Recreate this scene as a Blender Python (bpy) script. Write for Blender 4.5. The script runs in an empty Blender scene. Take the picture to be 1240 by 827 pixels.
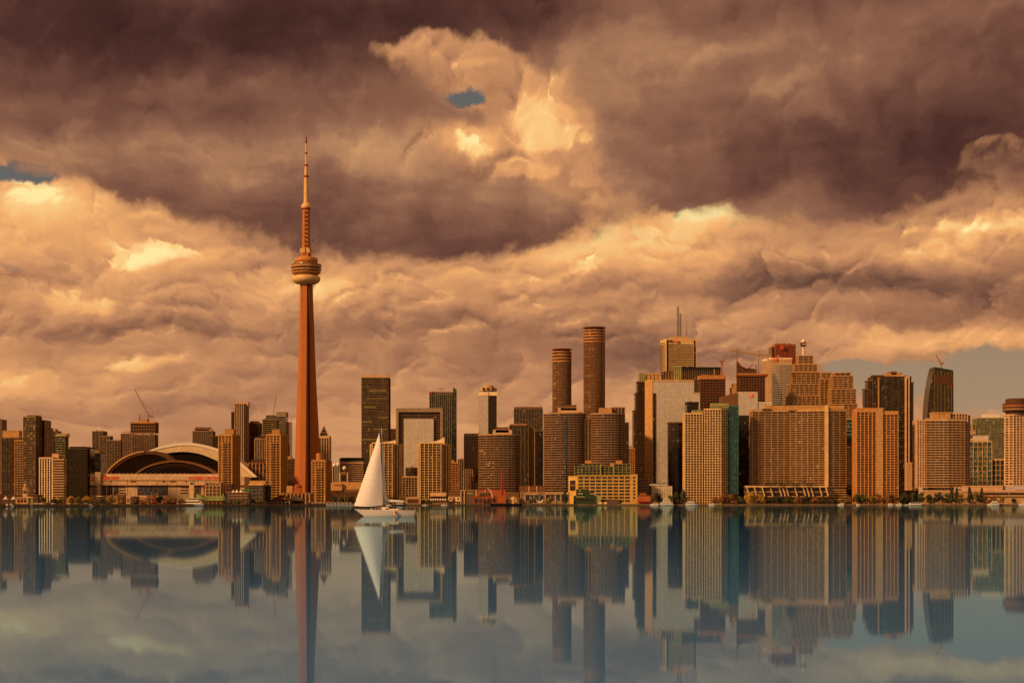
import bpy, bmesh, math, random
from mathutils import Vector, Matrix
R = math.radians
random.seed(7)
S = bpy.context.scene
COL = S.collection
F = 2040.0            # focal length in pixels of the 1240-wide photograph
HOR = 610.0           # horizon row
CAMH = 2.0            # eye height above the water

def lin(r, g, b, a=1.0):
    f = lambda c: (c/255/12.92) if c/255 <= .04045 else ((c/255+.055)/1.055)**2.4
    return (f(r), f(g), f(b), a)

# ------------------------------------------------------------------ camera
cam = bpy.data.cameras.new('camera'); co = bpy.data.objects.new('camera', cam); COL.objects.link(co)
co.location = (0, 0, CAMH); co.rotation_euler = (R(90), 0, 0)
cam.sensor_width = 36; cam.lens = 36*F/1240; cam.shift_y = (HOR-413.5)/1240
cam.clip_start = 0.5; cam.clip_end = 60000
S.camera = co
S.view_settings.view_transform = 'Standard'; S.view_settings.look = 'None'
S.view_settings.exposure = 0.0; S.view_settings.gamma = 1; S.view_settings.use_curve_mapping = False

# ------------------------------------------------------------------ node expressions
class X:
    """tiny expression layer over shader math nodes"""
    def __init__(s, t, sock): s.t = t; s.s = sock
    def _b(s, o, op, rev=False):
        n = s.t.nodes.new('ShaderNodeMath'); n.operation = op
        a, b = (o, s) if rev else (s, o)
        for i, v in enumerate((a, b)):
            if isinstance(v, X): s.t.links.new(v.s, n.inputs[i])
            else: n.inputs[i].default_value = v
        return X(s.t, n.outputs[0])
    def __add__(s, o): return s._b(o, 'ADD')
    __radd__ = __add__
    def __sub__(s, o): return s._b(o, 'SUBTRACT')
    def __rsub__(s, o): return s._b(o, 'SUBTRACT', True)
    def __mul__(s, o): return s._b(o, 'MULTIPLY')
    __rmul__ = __mul__
    def __truediv__(s, o): return s._b(o, 'DIVIDE')
    def __rtruediv__(s, o): return s._b(o, 'DIVIDE', True)
    def f(s, op, o=0.0): return s._b(o, op)
def xclamp(e, lo=0.0, hi=1.0): return e.f('MAXIMUM', lo).f('MINIMUM', hi)
def smooth(e, lo, hi, a=0.0, b=1.0):
    n = e.t.nodes.new('ShaderNodeMapRange'); n.interpolation_type = 'SMOOTHSTEP'
    e.t.links.new(e.s, n.inputs[0]); n.inputs[1].default_value = lo; n.inputs[2].default_value = hi
    n.inputs[3].default_value = a; n.inputs[4].default_value = b
    return X(e.t, n.outputs[0])
def vec(t, x, y, z=0.0):
    n = t.nodes.new('ShaderNodeCombineXYZ')
    for i, v in enumerate((x, y, z)):
        if isinstance(v, X): t.links.new(v.s, n.inputs[i])
        else: n.inputs[i].default_value = v
    return n.outputs[0]
def noise(t, v, scale, detail=4, rough=.5, lac=2.0, kind='FBM', dist=0.0, dims='2D'):
    n = t.nodes.new('ShaderNodeTexNoise'); n.noise_type = kind; n.noise_dimensions = dims
    t.links.new(v, n.inputs['Vector'])
    n.inputs['Scale'].default_value = scale; n.inputs['Detail'].default_value = detail
    n.inputs['Roughness'].default_value = rough; n.inputs['Lacunarity'].default_value = lac
    n.inputs['Distortion'].default_value = dist
    return X(t, n.outputs[0])
def ramp(t, e, stops, interp='LINEAR'):
    n = t.nodes.new('ShaderNodeValToRGB'); t.links.new(e.s, n.inputs[0]); r = n.color_ramp; r.interpolation = interp
    while len(r.elements) < len(stops): r.elements.new(0.5)
    for el, (p, c) in zip(r.elements, stops): el.position = p; el.color = c
    return n.outputs[0]
def mixc(t, fac, a, b, mode='MIX'):
    n = t.nodes.new('ShaderNodeMix'); n.data_type = 'RGBA'; n.blend_type = mode
    for sock, v in ((n.inputs[0], fac), (n.inputs[6], a), (n.inputs[7], b)):
        if isinstance(v, X): t.links.new(v.s, sock)
        elif isinstance(v, bpy.types.NodeSocket): t.links.new(v, sock)
        else: sock.default_value = v
    return n.outputs[2]

# ------------------------------------------------------------------ sky: clouds laid out by compass bearing and height
SUN_EL, SUN_AZ = R(27), R(180+54)     # azimuth clockwise from +Y (view direction): sun behind the camera, to its left
world = bpy.data.worlds.new('World'); S.world = world; world.use_nodes = True
t = world.node_tree; t.nodes.clear()
tc = t.nodes.new('ShaderNodeTexCoord'); sp = t.nodes.new('ShaderNodeSeparateXYZ'); t.links.new(tc.outputs['Generated'], sp.inputs[0])
dx, dy, dz = (X(t, sp.outputs[i]) for i in range(3))
U = dx.f('ARCTAN2', dy)                       # bearing
V = (dz.f('ARCSINE')).f('ABSOLUTE')           # height above the horizon
def bearing(px): return math.atan((px-620)/F)
def height(py): return math.atan((HOR-py)/F)
vl = (V+0.13).f('LOGARITHM', math.e)          # clouds flatten towards the horizon
P0 = vec(t, U*1.0, vl*0.30, 0.37)
# domain warp, two scales
def wrp(off, scale, det=4, rough=.55):
    m = t.nodes.new('ShaderNodeVectorMath'); m.operation = 'ADD'; t.links.new(P0, m.inputs[0]); m.inputs[1].default_value = (off, off*1.7, off*.3)
    return noise(t, m.outputs[0], scale, det, rough)-0.5
w1 = wrp(3.1, 9, 6, .62); w2 = wrp(8.7, 9, 6, .62)
Uw = U + w1*0.085
Vw = V + w2*0.050
def field(lst, key='PB'):
    """sum of soft warped ellipses (value = half the amplitude on the ellipse itself)"""
    tot = None
    for i_, (px, py, rx, ry, amp, *rot) in enumerate(lst):
        if tot is not None and i_ % 7 == 0:       # hands the position on through the running sum, so the shader never holds too many values at once
            ch = t.nodes.new('ShaderNodeVectorMath'); ch.operation = 'MULTIPLY_ADD'; t.links.new(tot.s, ch.inputs[0]); ch.inputs[1].default_value = (0, 0, 1e-5); t.links.new(POS[key], ch.inputs[2]); POS[key] = ch.outputs[0]
        m = t.nodes.new('ShaderNodeMapping'); m.vector_type = 'TEXTURE'; t.links.new(POS[key], m.inputs[0])
        m.inputs[1].default_value = (bearing(px), height(py), 0); m.inputs[2].default_value = (0, 0, R(rot[0]) if rot else 0)
        m.inputs[3].default_value = (rx/F, ry/F, 1)
        q = t.nodes.new('ShaderNodeVectorMath'); q.operation = 'DOT_PRODUCT'; t.links.new(m.outputs[0], q.inputs[0]); t.links.new(m.outputs[0], q.inputs[1])
        n = t.nodes.new('ShaderNodeMath'); n.operation = 'POWER'; n.inputs[0].default_value = 0.5; t.links.new(q.outputs['Value'], n.inputs[1])
        k = t.nodes.new('ShaderNodeMath'); k.operation = 'MULTIPLY_ADD'; t.links.new(n.outputs[0], k.inputs[0]); k.inputs[1].default_value = amp
        if tot is None: k.inputs[2].default_value = 0.0
        else: t.links.new(tot.s, k.inputs[2])
        tot = X(t, k.outputs[0])
    ch = t.nodes.new('ShaderNodeVectorMath'); ch.operation = 'MULTIPLY_ADD'; t.links.new(tot.s, ch.inputs[0]); ch.inputs[1].default_value = (0, 0, 1e-5); t.links.new(POS[key], ch.inputs[2]); POS[key] = ch.outputs[0]
    return tot
POS = {'PB': vec(t, Uw, Vw), 'near': vec(t, U+w1*.022, V+w2*.014)}     # strongly and lightly warped positions
# billowing texture: cellular octaves, relief shaded by the difference towards the light (up and left)
def offs(dxv, dyv):
    m = t.nodes.new('ShaderNodeVectorMath'); m.operation = 'ADD'; t.links.new(PW, m.inputs[0]); m.inputs[1].default_value = (dxv, dyv, 0); return m.outputs[0]
PW = vec(t, U+w1*0.085, (vl*0.38)+w2*0.05, 0.37)
def billow(v, scale, det, rough):
    """rounded heaps with creases between them"""
    n = t.nodes.new('ShaderNodeTexNoise'); n.noise_dimensions = '2D'; n.noise_type = 'RIDGED_MULTIFRACTAL'; n.normalize = False
    t.links.new(v, n.inputs['Vector']); n.inputs['Scale'].default_value = scale; n.inputs['Detail'].default_value = det
    n.inputs['Roughness'].default_value = rough; n.inputs['Lacunarity'].default_value = 2.1
    n.inputs['Offset'].default_value = 1.0; n.inputs['Gain'].default_value = 1.0
    return X(t, n.outputs[0])*-1.0
bA = billow(offs(0, 0), 10, 2.5, .5); bB = billow(offs(-.005, .009), 10, 2.5, .5)
cA = billow(offs(2, 1), 25, 4.0, .55); cB = billow(offs(1.9975, 1.0045), 25, 4.0, .55)
relief = bA - bB
puff = cA - cB
n_big = noise(t, P0, 7, 4, .55)-0.5
n_fine = noise(t, PW, 20, 7, .64)-0.5
n_str = noise(t, vec(t, U*1.0, vl*1.5, 1.9), 6, 5, .6)-0.5       # long flat streaks
low = smooth(V, .10, .02)                                         # towards the horizon
# compact cumulus heads that catch the sun, with crisp cauliflower edges
heads = field([(640,146,28,20,.95),(682,150,26,20,1.0),(655,172,34,12,.7),(642,210,36,9,.9),(575,180,16,12,.7),(556,168,7,12,.6),(585,80,40,8,.5),
 (150,325,26,9,.7),(178,310,24,14,.9),(208,308,16,8,.6),(110,380,26,11,.75),(62,374,16,14,.7),(405,350,28,15,.9),(345,352,22,9,.6),
 (160,449,34,6,.75),(6,466,20,11,.8),(700,322,30,12,.55),(640,355,34,10,.5),(1095,388,34,10,.45),(1190,186,40,7,.35),(940,240,40,9,.7),(860,262,50,12,.5),(1150,285,60,7,.6),(30,250,40,14,.5),(480,512,30,8,.5),(790,508,34,10,.5)], 'near')
hd = smooth(heads + puff*.45 + n_fine*.75, .24, .74)
# --- back layer: sunlit cumulus
back_b = field([
 (660,165,60,34,.20),(575,100,60,30,.02),(568,182,22,14,.34),(540,160,16,20,.2),(600,60,70,16,.10),
 (175,316,60,26,.16,14),(110,270,110,40,.16),(100,376,70,22,.12),(230,345,60,20,.10),(25,262,60,30,.16),
 (405,345,54,26,.14),(320,352,40,16,.16),(480,350,80,30,.06),
 (880,262,160,24,.34,10),(690,300,70,30,.16),(1190,188,80,10,.36,8),(1190,282,90,12,.34,12),(770,330,110,40,.08),(560,330,60,20,.10),
 (1130,412,190,13,.26),(480,520,90,26,.14),(800,520,110,36,.18),(160,447,60,7,.20),(10,464,40,12,.24),(190,470,60,14,.10),(1040,430,60,14,.14),
 (340,440,150,50,-.06),(850,428,260,26,-.24),(990,347,230,17,-.32),(1170,372,100,22,-.20),(120,410,160,9,-.14),(560,400,170,13,-.10),(430,390,60,12,-.08),
 (520,215,110,45,-.06),(260,492,200,14,-.10),(650,270,60,24,-.04),(560,110,60,60,-.06),(1110,360,60,14,.14),(740,430,60,20,-.06),
])
calm = smooth(V, .02, .15, .36, .95)                              # hazier, quieter cloud close to the horizon
Bk = 0.53 + back_b*(calm*.5+.45) + hd*smooth(V, .05, .13, .07, .16) + (relief*.08 + puff*.17 + n_big*.20 + n_fine*.26 + n_str*(low*.30+.14))*calm
back_col = ramp(t, xclamp(Bk), [(0.0, lin(74,44,38)), (.22, lin(114,78,62)), (.42, lin(167,115,83)), (.58, lin(207,146,98)), (.74, lin(240,172,108)), (.9, lin(253,206,134)), (1.0, lin(255,232,160))])
# --- clear sky showing in the gaps
sky = t.nodes.new('ShaderNodeTexSky'); sky.sky_type = 'NISHITA'; sky.sun_disc = False
sky.sun_elevation = SUN_EL; sky.sun_rotation = SUN_AZ; sky.air_density = 1.6; sky.dust_density = 3.0
clear = mixc(t, 1.0, sky.outputs[0], (0.070, 0.040, 0.020, 1), 'MULTIPLY')
lowness = smooth(V, 0.02, 0.20)
clear = mixc(t, .75, clear, mixc(t, lowness, lin(182,152,120), lin(92,98,104)))
cm = field([(18,222,52,15,.98),(556,126,34,15,1.0),(1225,470,130,38,1.25),(1060,450,40,12,.75),(8,343,30,12,.74),(25,528,50,14,.6)])
clear_m = smooth(cm + n_fine*1.0 + n_big*.4 + n_str*.35, .48, .78)
c1 = mixc(t, clear_m, back_col, clear)
# --- front layer: dark undersides
S_ = field([
 (200,65,330,92,1.15),(560,8,330,34,.9),(330,170,290,40,.42),(20,90,190,70,.5),
 (410,262,195,42,1.05,-5),(590,268,100,26,.50),(170,230,60,22,.45),(560,225,60,34,.30),
 (950,165,240,80,1.2,-4),(1180,110,190,105,.95),(790,225,170,26,.6),(790,40,140,35,.6),(1010,40,220,60,.6),
 (600,122,120,28,-1.05,-32),(664,160,56,40,-1.0),(556,184,64,18,-.62,-12),(710,232,60,14,-.5,-12),(720,100,70,12,-.35,30),(500,60,60,10,-.35,12),(618,188,50,9,.5,-8),(585,150,34,10,.35,10),(1200,205,110,22,-.42),
 (40,285,120,36,-.5),(1160,265,120,22,-.3),(480,110,30,20,-.1),
])
A = smooth(S_ - heads*.55 + n_big*.60 + n_fine*.62 + relief*.20 + puff*.14 + n_str*.14, .30, .72)
fd = field([(870,70,50,14,.12,20),(930,118,34,10,.16,10),(1120,95,40,14,.10,-20),(760,60,60,16,.10,30),(1000,150,60,10,.08,5),(250,120,90,12,.08,5),(200,60,330,60,-.30),(30,30,200,60,-.05),(560,20,260,32,-.20),(420,288,190,24,-.12),(1000,200,230,34,-.20),(1190,150,120,60,-.12),
            (330,132,160,18,.10),(840,90,90,60,.12),(370,195,250,24,.24),(560,190,110,60,.20),(1060,70,120,60,.10),(720,130,60,60,.18),(1240,60,100,40,-.08),(700,235,90,26,.14),(80,190,60,20,.08)])
Fb = 0.54 + fd + n_big*.46 + n_fine*.34 + n_str*.34 + relief*.09 + puff*.05
front_col = ramp(t, xclamp(Fb), [(0.0, lin(50,28,26)), (.25, lin(80,48,42)), (.45, lin(112,73,59)), (.65, lin(146,101,77)), (.85, lin(188,136,96)), (1.0, lin(220,164,108))])
sky_col = mixc(t, A, c1, front_col)
SKY_GAIN = 1.0
bg = t.nodes.new('ShaderNodeBackground'); t.links.new(sky_col, bg.inputs[0]); bg.inputs[1].default_value = SKY_GAIN
world.cycles.sampling_method = 'NONE'
S.cycles.use_adaptive_sampling = True; S.cycles.adaptive_threshold = 0.008; S.cycles.use_denoising = False; S.cycles.adaptive_min_samples = 12
ow = t.nodes.new('ShaderNodeOutputWorld'); t.links.new(bg.outputs[0], ow.inputs[0])

# ------------------------------------------------------------------ sun
sd = bpy.data.lights.new('sun', 'SUN'); sun = bpy.data.objects.new('sun', sd); COL.objects.link(sun)
sd.energy = 5.0; sd.angle = R(8); sd.color = (1.0, .53, .22)
d = Vector((math.sin(SUN_AZ)*math.cos(SUN_EL), math.cos(SUN_AZ)*math.cos(SUN_EL), math.sin(SUN_EL)))
sun.rotation_euler = d.to_track_quat('Z', 'Y').to_euler(); sun.location = d*500

# ------------------------------------------------------------------ materials
MATS = {}
def newmat(name):
    m = bpy.data.materials.new(name); m.use_nodes = True; MATS[name] = m
    nt = m.node_tree; return m, nt, nt.nodes['Principled BSDF']
def paint(name, c, rough=.8, var=.18, scale=.12, metal=0.0, streak=True):
    """matt wall material: broad tone drift and faint rain streaks, both in object space"""
    m, nt, p = newmat(name)
    c = (c[0]*1.0, c[1]*.90, c[2]*.70) if streak else (c[0], c[1]*.95, c[2]*.85)
    o = nt.nodes.new('ShaderNodeTexCoord').outputs['Object']
    a = noise(nt, o, scale, 5, .6, dims='3D')
    k = (a-0.5)*(var*2)+1.0
    if streak:
        mp = nt.nodes.new('ShaderNodeMapping'); nt.links.new(o, mp.inputs[0]); mp.inputs[3].default_value = (.9, .9, .05)
        k = k*((noise(nt, mp.outputs[0], 1.0, 3, .6, dims='3D')-0.5)*(var*1.4)+1.0)
        q = nt.nodes.new('ShaderNodeMapping'); nt.links.new(o, q.inputs[0]); q.inputs[3].default_value = (.31, .31, .30)
        fl = nt.nodes.new('ShaderNodeVectorMath'); fl.operation = 'FLOOR'; nt.links.new(q.outputs[0], fl.inputs[0])
        wn_ = nt.nodes.new('ShaderNodeTexWhiteNoise'); nt.links.new(fl.outputs[0], wn_.inputs[0]); k = k*(X(nt, wn_.outputs['Value'])*.26+.87)
    v = nt.nodes.new('ShaderNodeVectorMath'); v.operation = 'SCALE'; v.inputs[0].default_value = c[:3]; nt.links.new(k.s, v.inputs['Scale'])
    nt.links.new(v.outputs[0], p.inputs['Base Color'])
    p.inputs['Roughness'].default_value = rough; p.inputs['Metallic'].default_value = metal; p.inputs['Specular IOR Level'].default_value = .25
    return m
def glass(name, dark, light, frac=.35, pane=1.7, fh=3.2, rough=.12, ior=1.5, wob=.03, metal=0.0):
    """curtain wall glazing: every pane of its own tone (blinds, rooms) and slightly out of true"""
    m, nt, p = newmat(name)
    o = nt.nodes.new('ShaderNodeTexCoord').outputs['Object']
    s = nt.nodes.new('ShaderNodeSeparateXYZ'); nt.links.new(o, s.inputs[0])
    x, y, z = (X(nt, s.outputs[i]) for i in range(3))
    cx = ((x*1.0+y*.73)/pane).f('FLOOR'); cz = (z/fh).f('FLOOR')
    def wn(a, b):
        n = nt.nodes.new('ShaderNodeTexWhiteNoise'); n.noise_dimensions = '3D'
        nt.links.new(vec(nt, a, b, .5), n.inputs[0]); return n
    oi = X(nt, nt.nodes.new('ShaderNodeObjectInfo').outputs['Random']); cz = cz+(oi*900.0).f('FLOOR')
    w = wn(cx, cz); r1 = X(nt, w.outputs['Value'])
    r2 = X(nt, wn((cx/3.0).f('FLOOR'), cz+71.0).outputs['Value'])
    f = smooth(r1*.65+r2*.35, .78-frac*.62, .98-frac*.35)
    col = mixc(nt, f, tuple(dark[:3])+(1,), tuple(light[:3])+(1,))
    col = mixc(nt, r1.f('GREATER_THAN', .990)*.5, col, (.42,.34,.24,1))        # the odd pale pane: a sky glint painted into the colour
    nt.links.new(col, p.inputs['Base Color'])
    nt.links.new((f*.25+rough).s, p.inputs['Roughness'])
    g = nt.nodes.new('ShaderNodeNewGeometry')
    c = nt.nodes.new('ShaderNodeVectorMath'); c.operation = 'MULTIPLY_ADD'; nt.links.new(w.outputs['Color'], c.inputs[0])
    c.inputs[1].default_value = (wob,)*3; c.inputs[2].default_value = (-wob/2,)*3
    a = nt.nodes.new('ShaderNodeVectorMath'); a.operation = 'ADD'; nt.links.new(g.outputs['Normal'], a.inputs[0]); nt.links.new(c.outputs[0], a.inputs[1])
    nn = nt.nodes.new('ShaderNodeVectorMath'); nn.operation = 'NORMALIZE'; nt.links.new(a.outputs[0], nn.inputs[0]); nt.links.new(nn.outputs[0], p.inputs['Normal'])
    p.inputs['IOR'].default_value = ior; p.inputs['Metallic'].default_value = metal
    return m
G = {}
G['dark'] = glass('dark_glass', (.008,.006,.005), (.030,.020,.012), .2)
G['bronze'] = glass('bronze_glass', (.018,.011,.006), (.10,.062,.024), .38, ior=1.6)
G['green'] = glass('green_glass', (.008,.011,.007), (.065,.065,.03), .36)
G['teal'] = glass('teal_glass', (.006,.030,.040), (.03,.12,.14), .45)
G['blue'] = glass('blue_glass', (.012,.022,.045), (.06,.09,.13), .4)
G['grey'] = glass('silver_glass', (.40,.385,.36), (.45,.43,.40), .5, pane=3.0, ior=1.7, rough=.3, wob=.01)
G['brown'] = glass('brown_glass', (.010,.006,.004), (.060,.034,.015), .28)
G['mint'] = glass('mint_glass', (.045,.065,.050), (.17,.19,.13), .5)
G['red'] = glass('red_glass', (.12,.010,.007), (.20,.018,.010), .4, rough=.25)
M = {}
for n_, c_ in dict(cream=(.54,.41,.25), white=(.72,.64,.52), tan=(.40,.25,.12), taupe=(.21,.14,.10), curvedband=(.30,.21,.15), bronzeband=(.26,.15,.07), gold=(.34,.20,.075), orange=(.42,.22,.09), brown=(.14,.075,.038),
                   beige=(.42,.30,.19), pink=(.52,.36,.27), grey=(.24,.20,.165), darkgrey=(.09,.075,.065), black=(.012,.010,.010), olive=(.17,.135,.06),
                   sand=(.56,.42,.24), concrete=(.36,.27,.17), rust=(.22,.07,.028), cranesteel=(.26,.14,.07), red=(.26,.022,.012), greenroof=(.20,.27,.12), palegreen=(.26,.28,.15),
                   yellow=(.46,.33,.12), darkbrown=(.07,.035,.02), brick=(.30,.10,.045), tealroof=(.035,.15,.13), towerconc=(.36,.135,.045),
                   pod=(.42,.22,.08), podcream=(.56,.42,.24), silver=(.50,.49,.50)).items():
    M[n_] = paint(n_+'_finish', c_)
M['roofdark'] = paint('dark_roof_membrane', (.010,.006,.005), .95, .3, .05); M['roofdark'].node_tree.nodes['Principled BSDF'].inputs['Specular IOR Level'].default_value = .05
M['signred'] = paint('sign_red', (.75,.015,.010), .6, .02, .5, streak=False)
M['boatwhite'] = paint('boat_white', (.62,.61,.60), .35, .05, .5, streak=False)
M['sail'] = paint('sail_cloth', (.58,.61,.68), .85, .06, .35, streak=False)
M['steel'] = paint('steel', (.30,.26,.22), .45, .1, .5, metal=.6, streak=False)
M['orangesteel'] = paint('orange_steel', (.30,.085,.02), .6, .1, .5, streak=False)
M['bluehull'] = paint('dark_hull', (.02,.025,.05), .4, .1, .5, streak=False)
M['skin'] = paint('skin', (.45,.28,.19), .6, .03, 3, streak=False)
M['shirt'] = paint('dark_cloth', (.05,.03,.04), .9, .05, 3, streak=False)
M['bark'] = paint('bark', (.07,.045,.03), .9, .2, 2)
def seams(mn, pitch, wd, dark):
    """sewn seams running across the cloth"""
    nt = M[mn].node_tree; p = nt.nodes['Principled BSDF']; src = p.inputs['Base Color'].links[0].from_socket
    o = nt.nodes.new('ShaderNodeTexCoord').outputs['Object']; sp_ = nt.nodes.new('ShaderNodeSeparateXYZ'); nt.links.new(o, sp_.inputs[0])
    z = X(nt, sp_.outputs[2])+X(nt, sp_.outputs[0])*.22; f = ((z/pitch).f('FRACT')).f('LESS_THAN', wd)
    v = nt.nodes.new('ShaderNodeVectorMath'); v.operation = 'SCALE'; nt.links.new(src, v.inputs[0]); nt.links.new((1.0-f*dark).s, v.inputs['Scale']); nt.links.new(v.outputs[0], p.inputs['Base Color'])
seams('sail', 1.05, .05, .14)
def leaf(name, c1, c2):
    m, nt, p = newmat(name)
    oi = nt.nodes.new('ShaderNodeObjectInfo'); o = nt.nodes.new('ShaderNodeTexCoord').outputs['Object']
    a = noise(nt, o, .55, 3, .6, dims='3D'); r = X(nt, oi.outputs['Random'])
    f = xclamp((a-.5)*2.2+.25+r*.5)
    nt.links.new(mixc(nt, f, tuple(c1)+(1,), tuple(c2)+(1,)), p.inputs['Base Color']); p.inputs['Roughness'].default_value = .75
    return m
L = dict(green=leaf('green_leaves', (.030,.040,.010), (.075,.085,.020)), olive=leaf('olive_leaves', (.10,.09,.012), (.22,.17,.02)),
         autumn=leaf('autumn_leaves', (.13,.055,.015), (.24,.11,.03)), gold=leaf('golden_leaves', (.24,.15,.015), (.42,.26,.03)),
         dark=leaf('dark_leaves', (.016,.020,.008), (.040,.042,.014)))

# ------------------------------------------------------------------ mesh kit
class B:
    def __init__(s): s.v = []; s.f = []; s.sm = False
    def add(s, vs, fs):
        n = len(s.v); s.v += [tuple(v) for v in vs]; s.f += [tuple(i+n for i in f) for f in fs]; return s
    def box(s, x0, x1, y0, y1, z0, z1):
        return s.add([(x0,y0,z0),(x1,y0,z0),(x1,y1,z0),(x0,y1,z0),(x0,y0,z1),(x1,y0,z1),(x1,y1,z1),(x0,y1,z1)],
                     [(0,3,2,1),(4,5,6,7),(0,1,5,4),(1,2,6,5),(2,3,7,6),(3,0,4,7)])
    def prism(s, poly, z0, z1, z1s=None):
        n = len(poly); vs = [(x,y,z0) for x,y in poly] + [(x,y,(z1s[i] if z1s else z1)) for i,(x,y) in enumerate(poly)]
        return s.add(vs, [tuple(range(n-1,-1,-1)), tuple(range(n,2*n))] + [(i,(i+1)%n,n+(i+1)%n,n+i) for i in range(n)])
    def ring(s, outer, inner, z0, z1):
        n = len(outer); vs = [(x,y,z) for z in (z0,z1) for pl in (outer,inner) for x,y in pl]; fs = []
        for i in range(n):
            j = (i+1)%n
            fs += [(i,j,2*n+j,2*n+i),(2*n+i,2*n+j,3*n+j,3*n+i),(j,i,n+i,n+j)]
        return s.add(vs, fs)
    def bar(s, p, q, w, w2=None, n=4):
        p, q = Vector(p), Vector(q); d = (q-p).normalized(); u = d.orthogonal().normalized() if abs(d.z) < .9 else Vector((1,0,0)); u = (u-d*u.dot(d)).normalized(); r = d.cross(u)
        w2 = w if w2 is None else w2; vs = []
        for c, ww in ((p,w),(q,w2)):
            for i in range(n):
                a = 2*math.pi*(i+.5)/n; vs.append(c+(u*math.cos(a)+r*math.sin(a))*ww*.5*(1.414 if n == 4 else 1))
        return s.add(vs, [tuple(range(n-1,-1,-1)), tuple(range(n,2*n))]+[(i,(i+1)%n,n+(i+1)%n,n+i) for i in range(n)])
    def lathe(s, prof, n=24, cx=0, cy=0):
        m = len(prof); vs = [(cx+r*math.cos(2*math.pi*i/n), cy+r*math.sin(2*math.pi*i/n), z) for r,z in prof for i in range(n)]
        fs = [(k*n+i, k*n+(i+1)%n, (k+1)*n+(i+1)%n, (k+1)*n+i) for k in range(m-1) for i in range(n)]
        fs += [tuple(range(n-1,-1,-1)), tuple(range((m-1)*n, m*n))]
        s.sm = True; return s.add(vs, fs)
    def extr(s, pts, y0, y1):
        """outline in the x-z plane given thickness along y"""
        n = len(pts); vs = [(x,y0,z) for x,z in pts]+[(x,y1,z) for x,z in pts]
        return s.add(vs, [tuple(range(n)), tuple(range(2*n-1,n-1,-1))]+[((i+1)%n,i,n+i,n+(i+1)%n) for i in range(n)])
    def build(s, name, mat, parent=None, loc=None):
        me = bpy.data.meshes.new(name); me.from_pydata(s.v, [], s.f); me.update()
        bm = bmesh.new(); bm.from_mesh(me); bmesh.ops.recalc_face_normals(bm, faces=bm.faces); bm.to_mesh(me); bm.free()
        me.materials.append(M[mat] if isinstance(mat, str) else mat)
        o = bpy.data.objects.new(name, me); COL.objects.link(o)
        if s.sm:
            for p in me.polygons: p.use_smooth = True
            me.set_sharp_from_angle(angle=R(35))
        if parent: o.parent = parent
        if loc: o.location = loc
        return o
def tag(o, label=None, cat=None, group=None, kind=None):
    if label: o['label'] = label
    if cat: o['category'] = cat
    if group: o['group'] = group
    if kind: o['kind'] = kind
    return o
def thing(name, label, cat, loc=(0,0,0), rz=0, group=None):
    o = bpy.data.objects.new(name, None); COL.objects.link(o); o.location = loc; o.rotation_euler = (0,0,rz); o.empty_display_size = 2
    return tag(o, label, cat, group)
def wx(px, D): return (px-620)/F*D
def wz(py, D): return CAMH+(HOR-py)/F*D
GZ = 1.6              # level of the land
def offset(poly, d):
    """grow a counter-clockwise polygon outwards by d"""
    n = len(poly); out = []
    for i in range(n):
        p0, p1, p2 = Vector(poly[i-1]), Vector(poly[i]), Vector(poly[(i+1)%n])
        a, b = (p1-p0).normalized(), (p2-p1).normalized()
        na, nb = Vector((a.y,-a.x)), Vector((b.y,-b.x))
        m = na+nb
        if m.length < 1e-4: m = na
        m.normalize(); k = d/max(.35, m.dot(na)); out.append((p1.x+m.x*k, p1.y+m.y*k))
    return out
ST = dict(g='dark', b='beige', p='beige', fh=3.3, bh=1.1, bo=.35, ps=6.0, pw=.7, po=.55, cap=1.6, capm=None, solid=None, skip=0, side=None)
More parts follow.
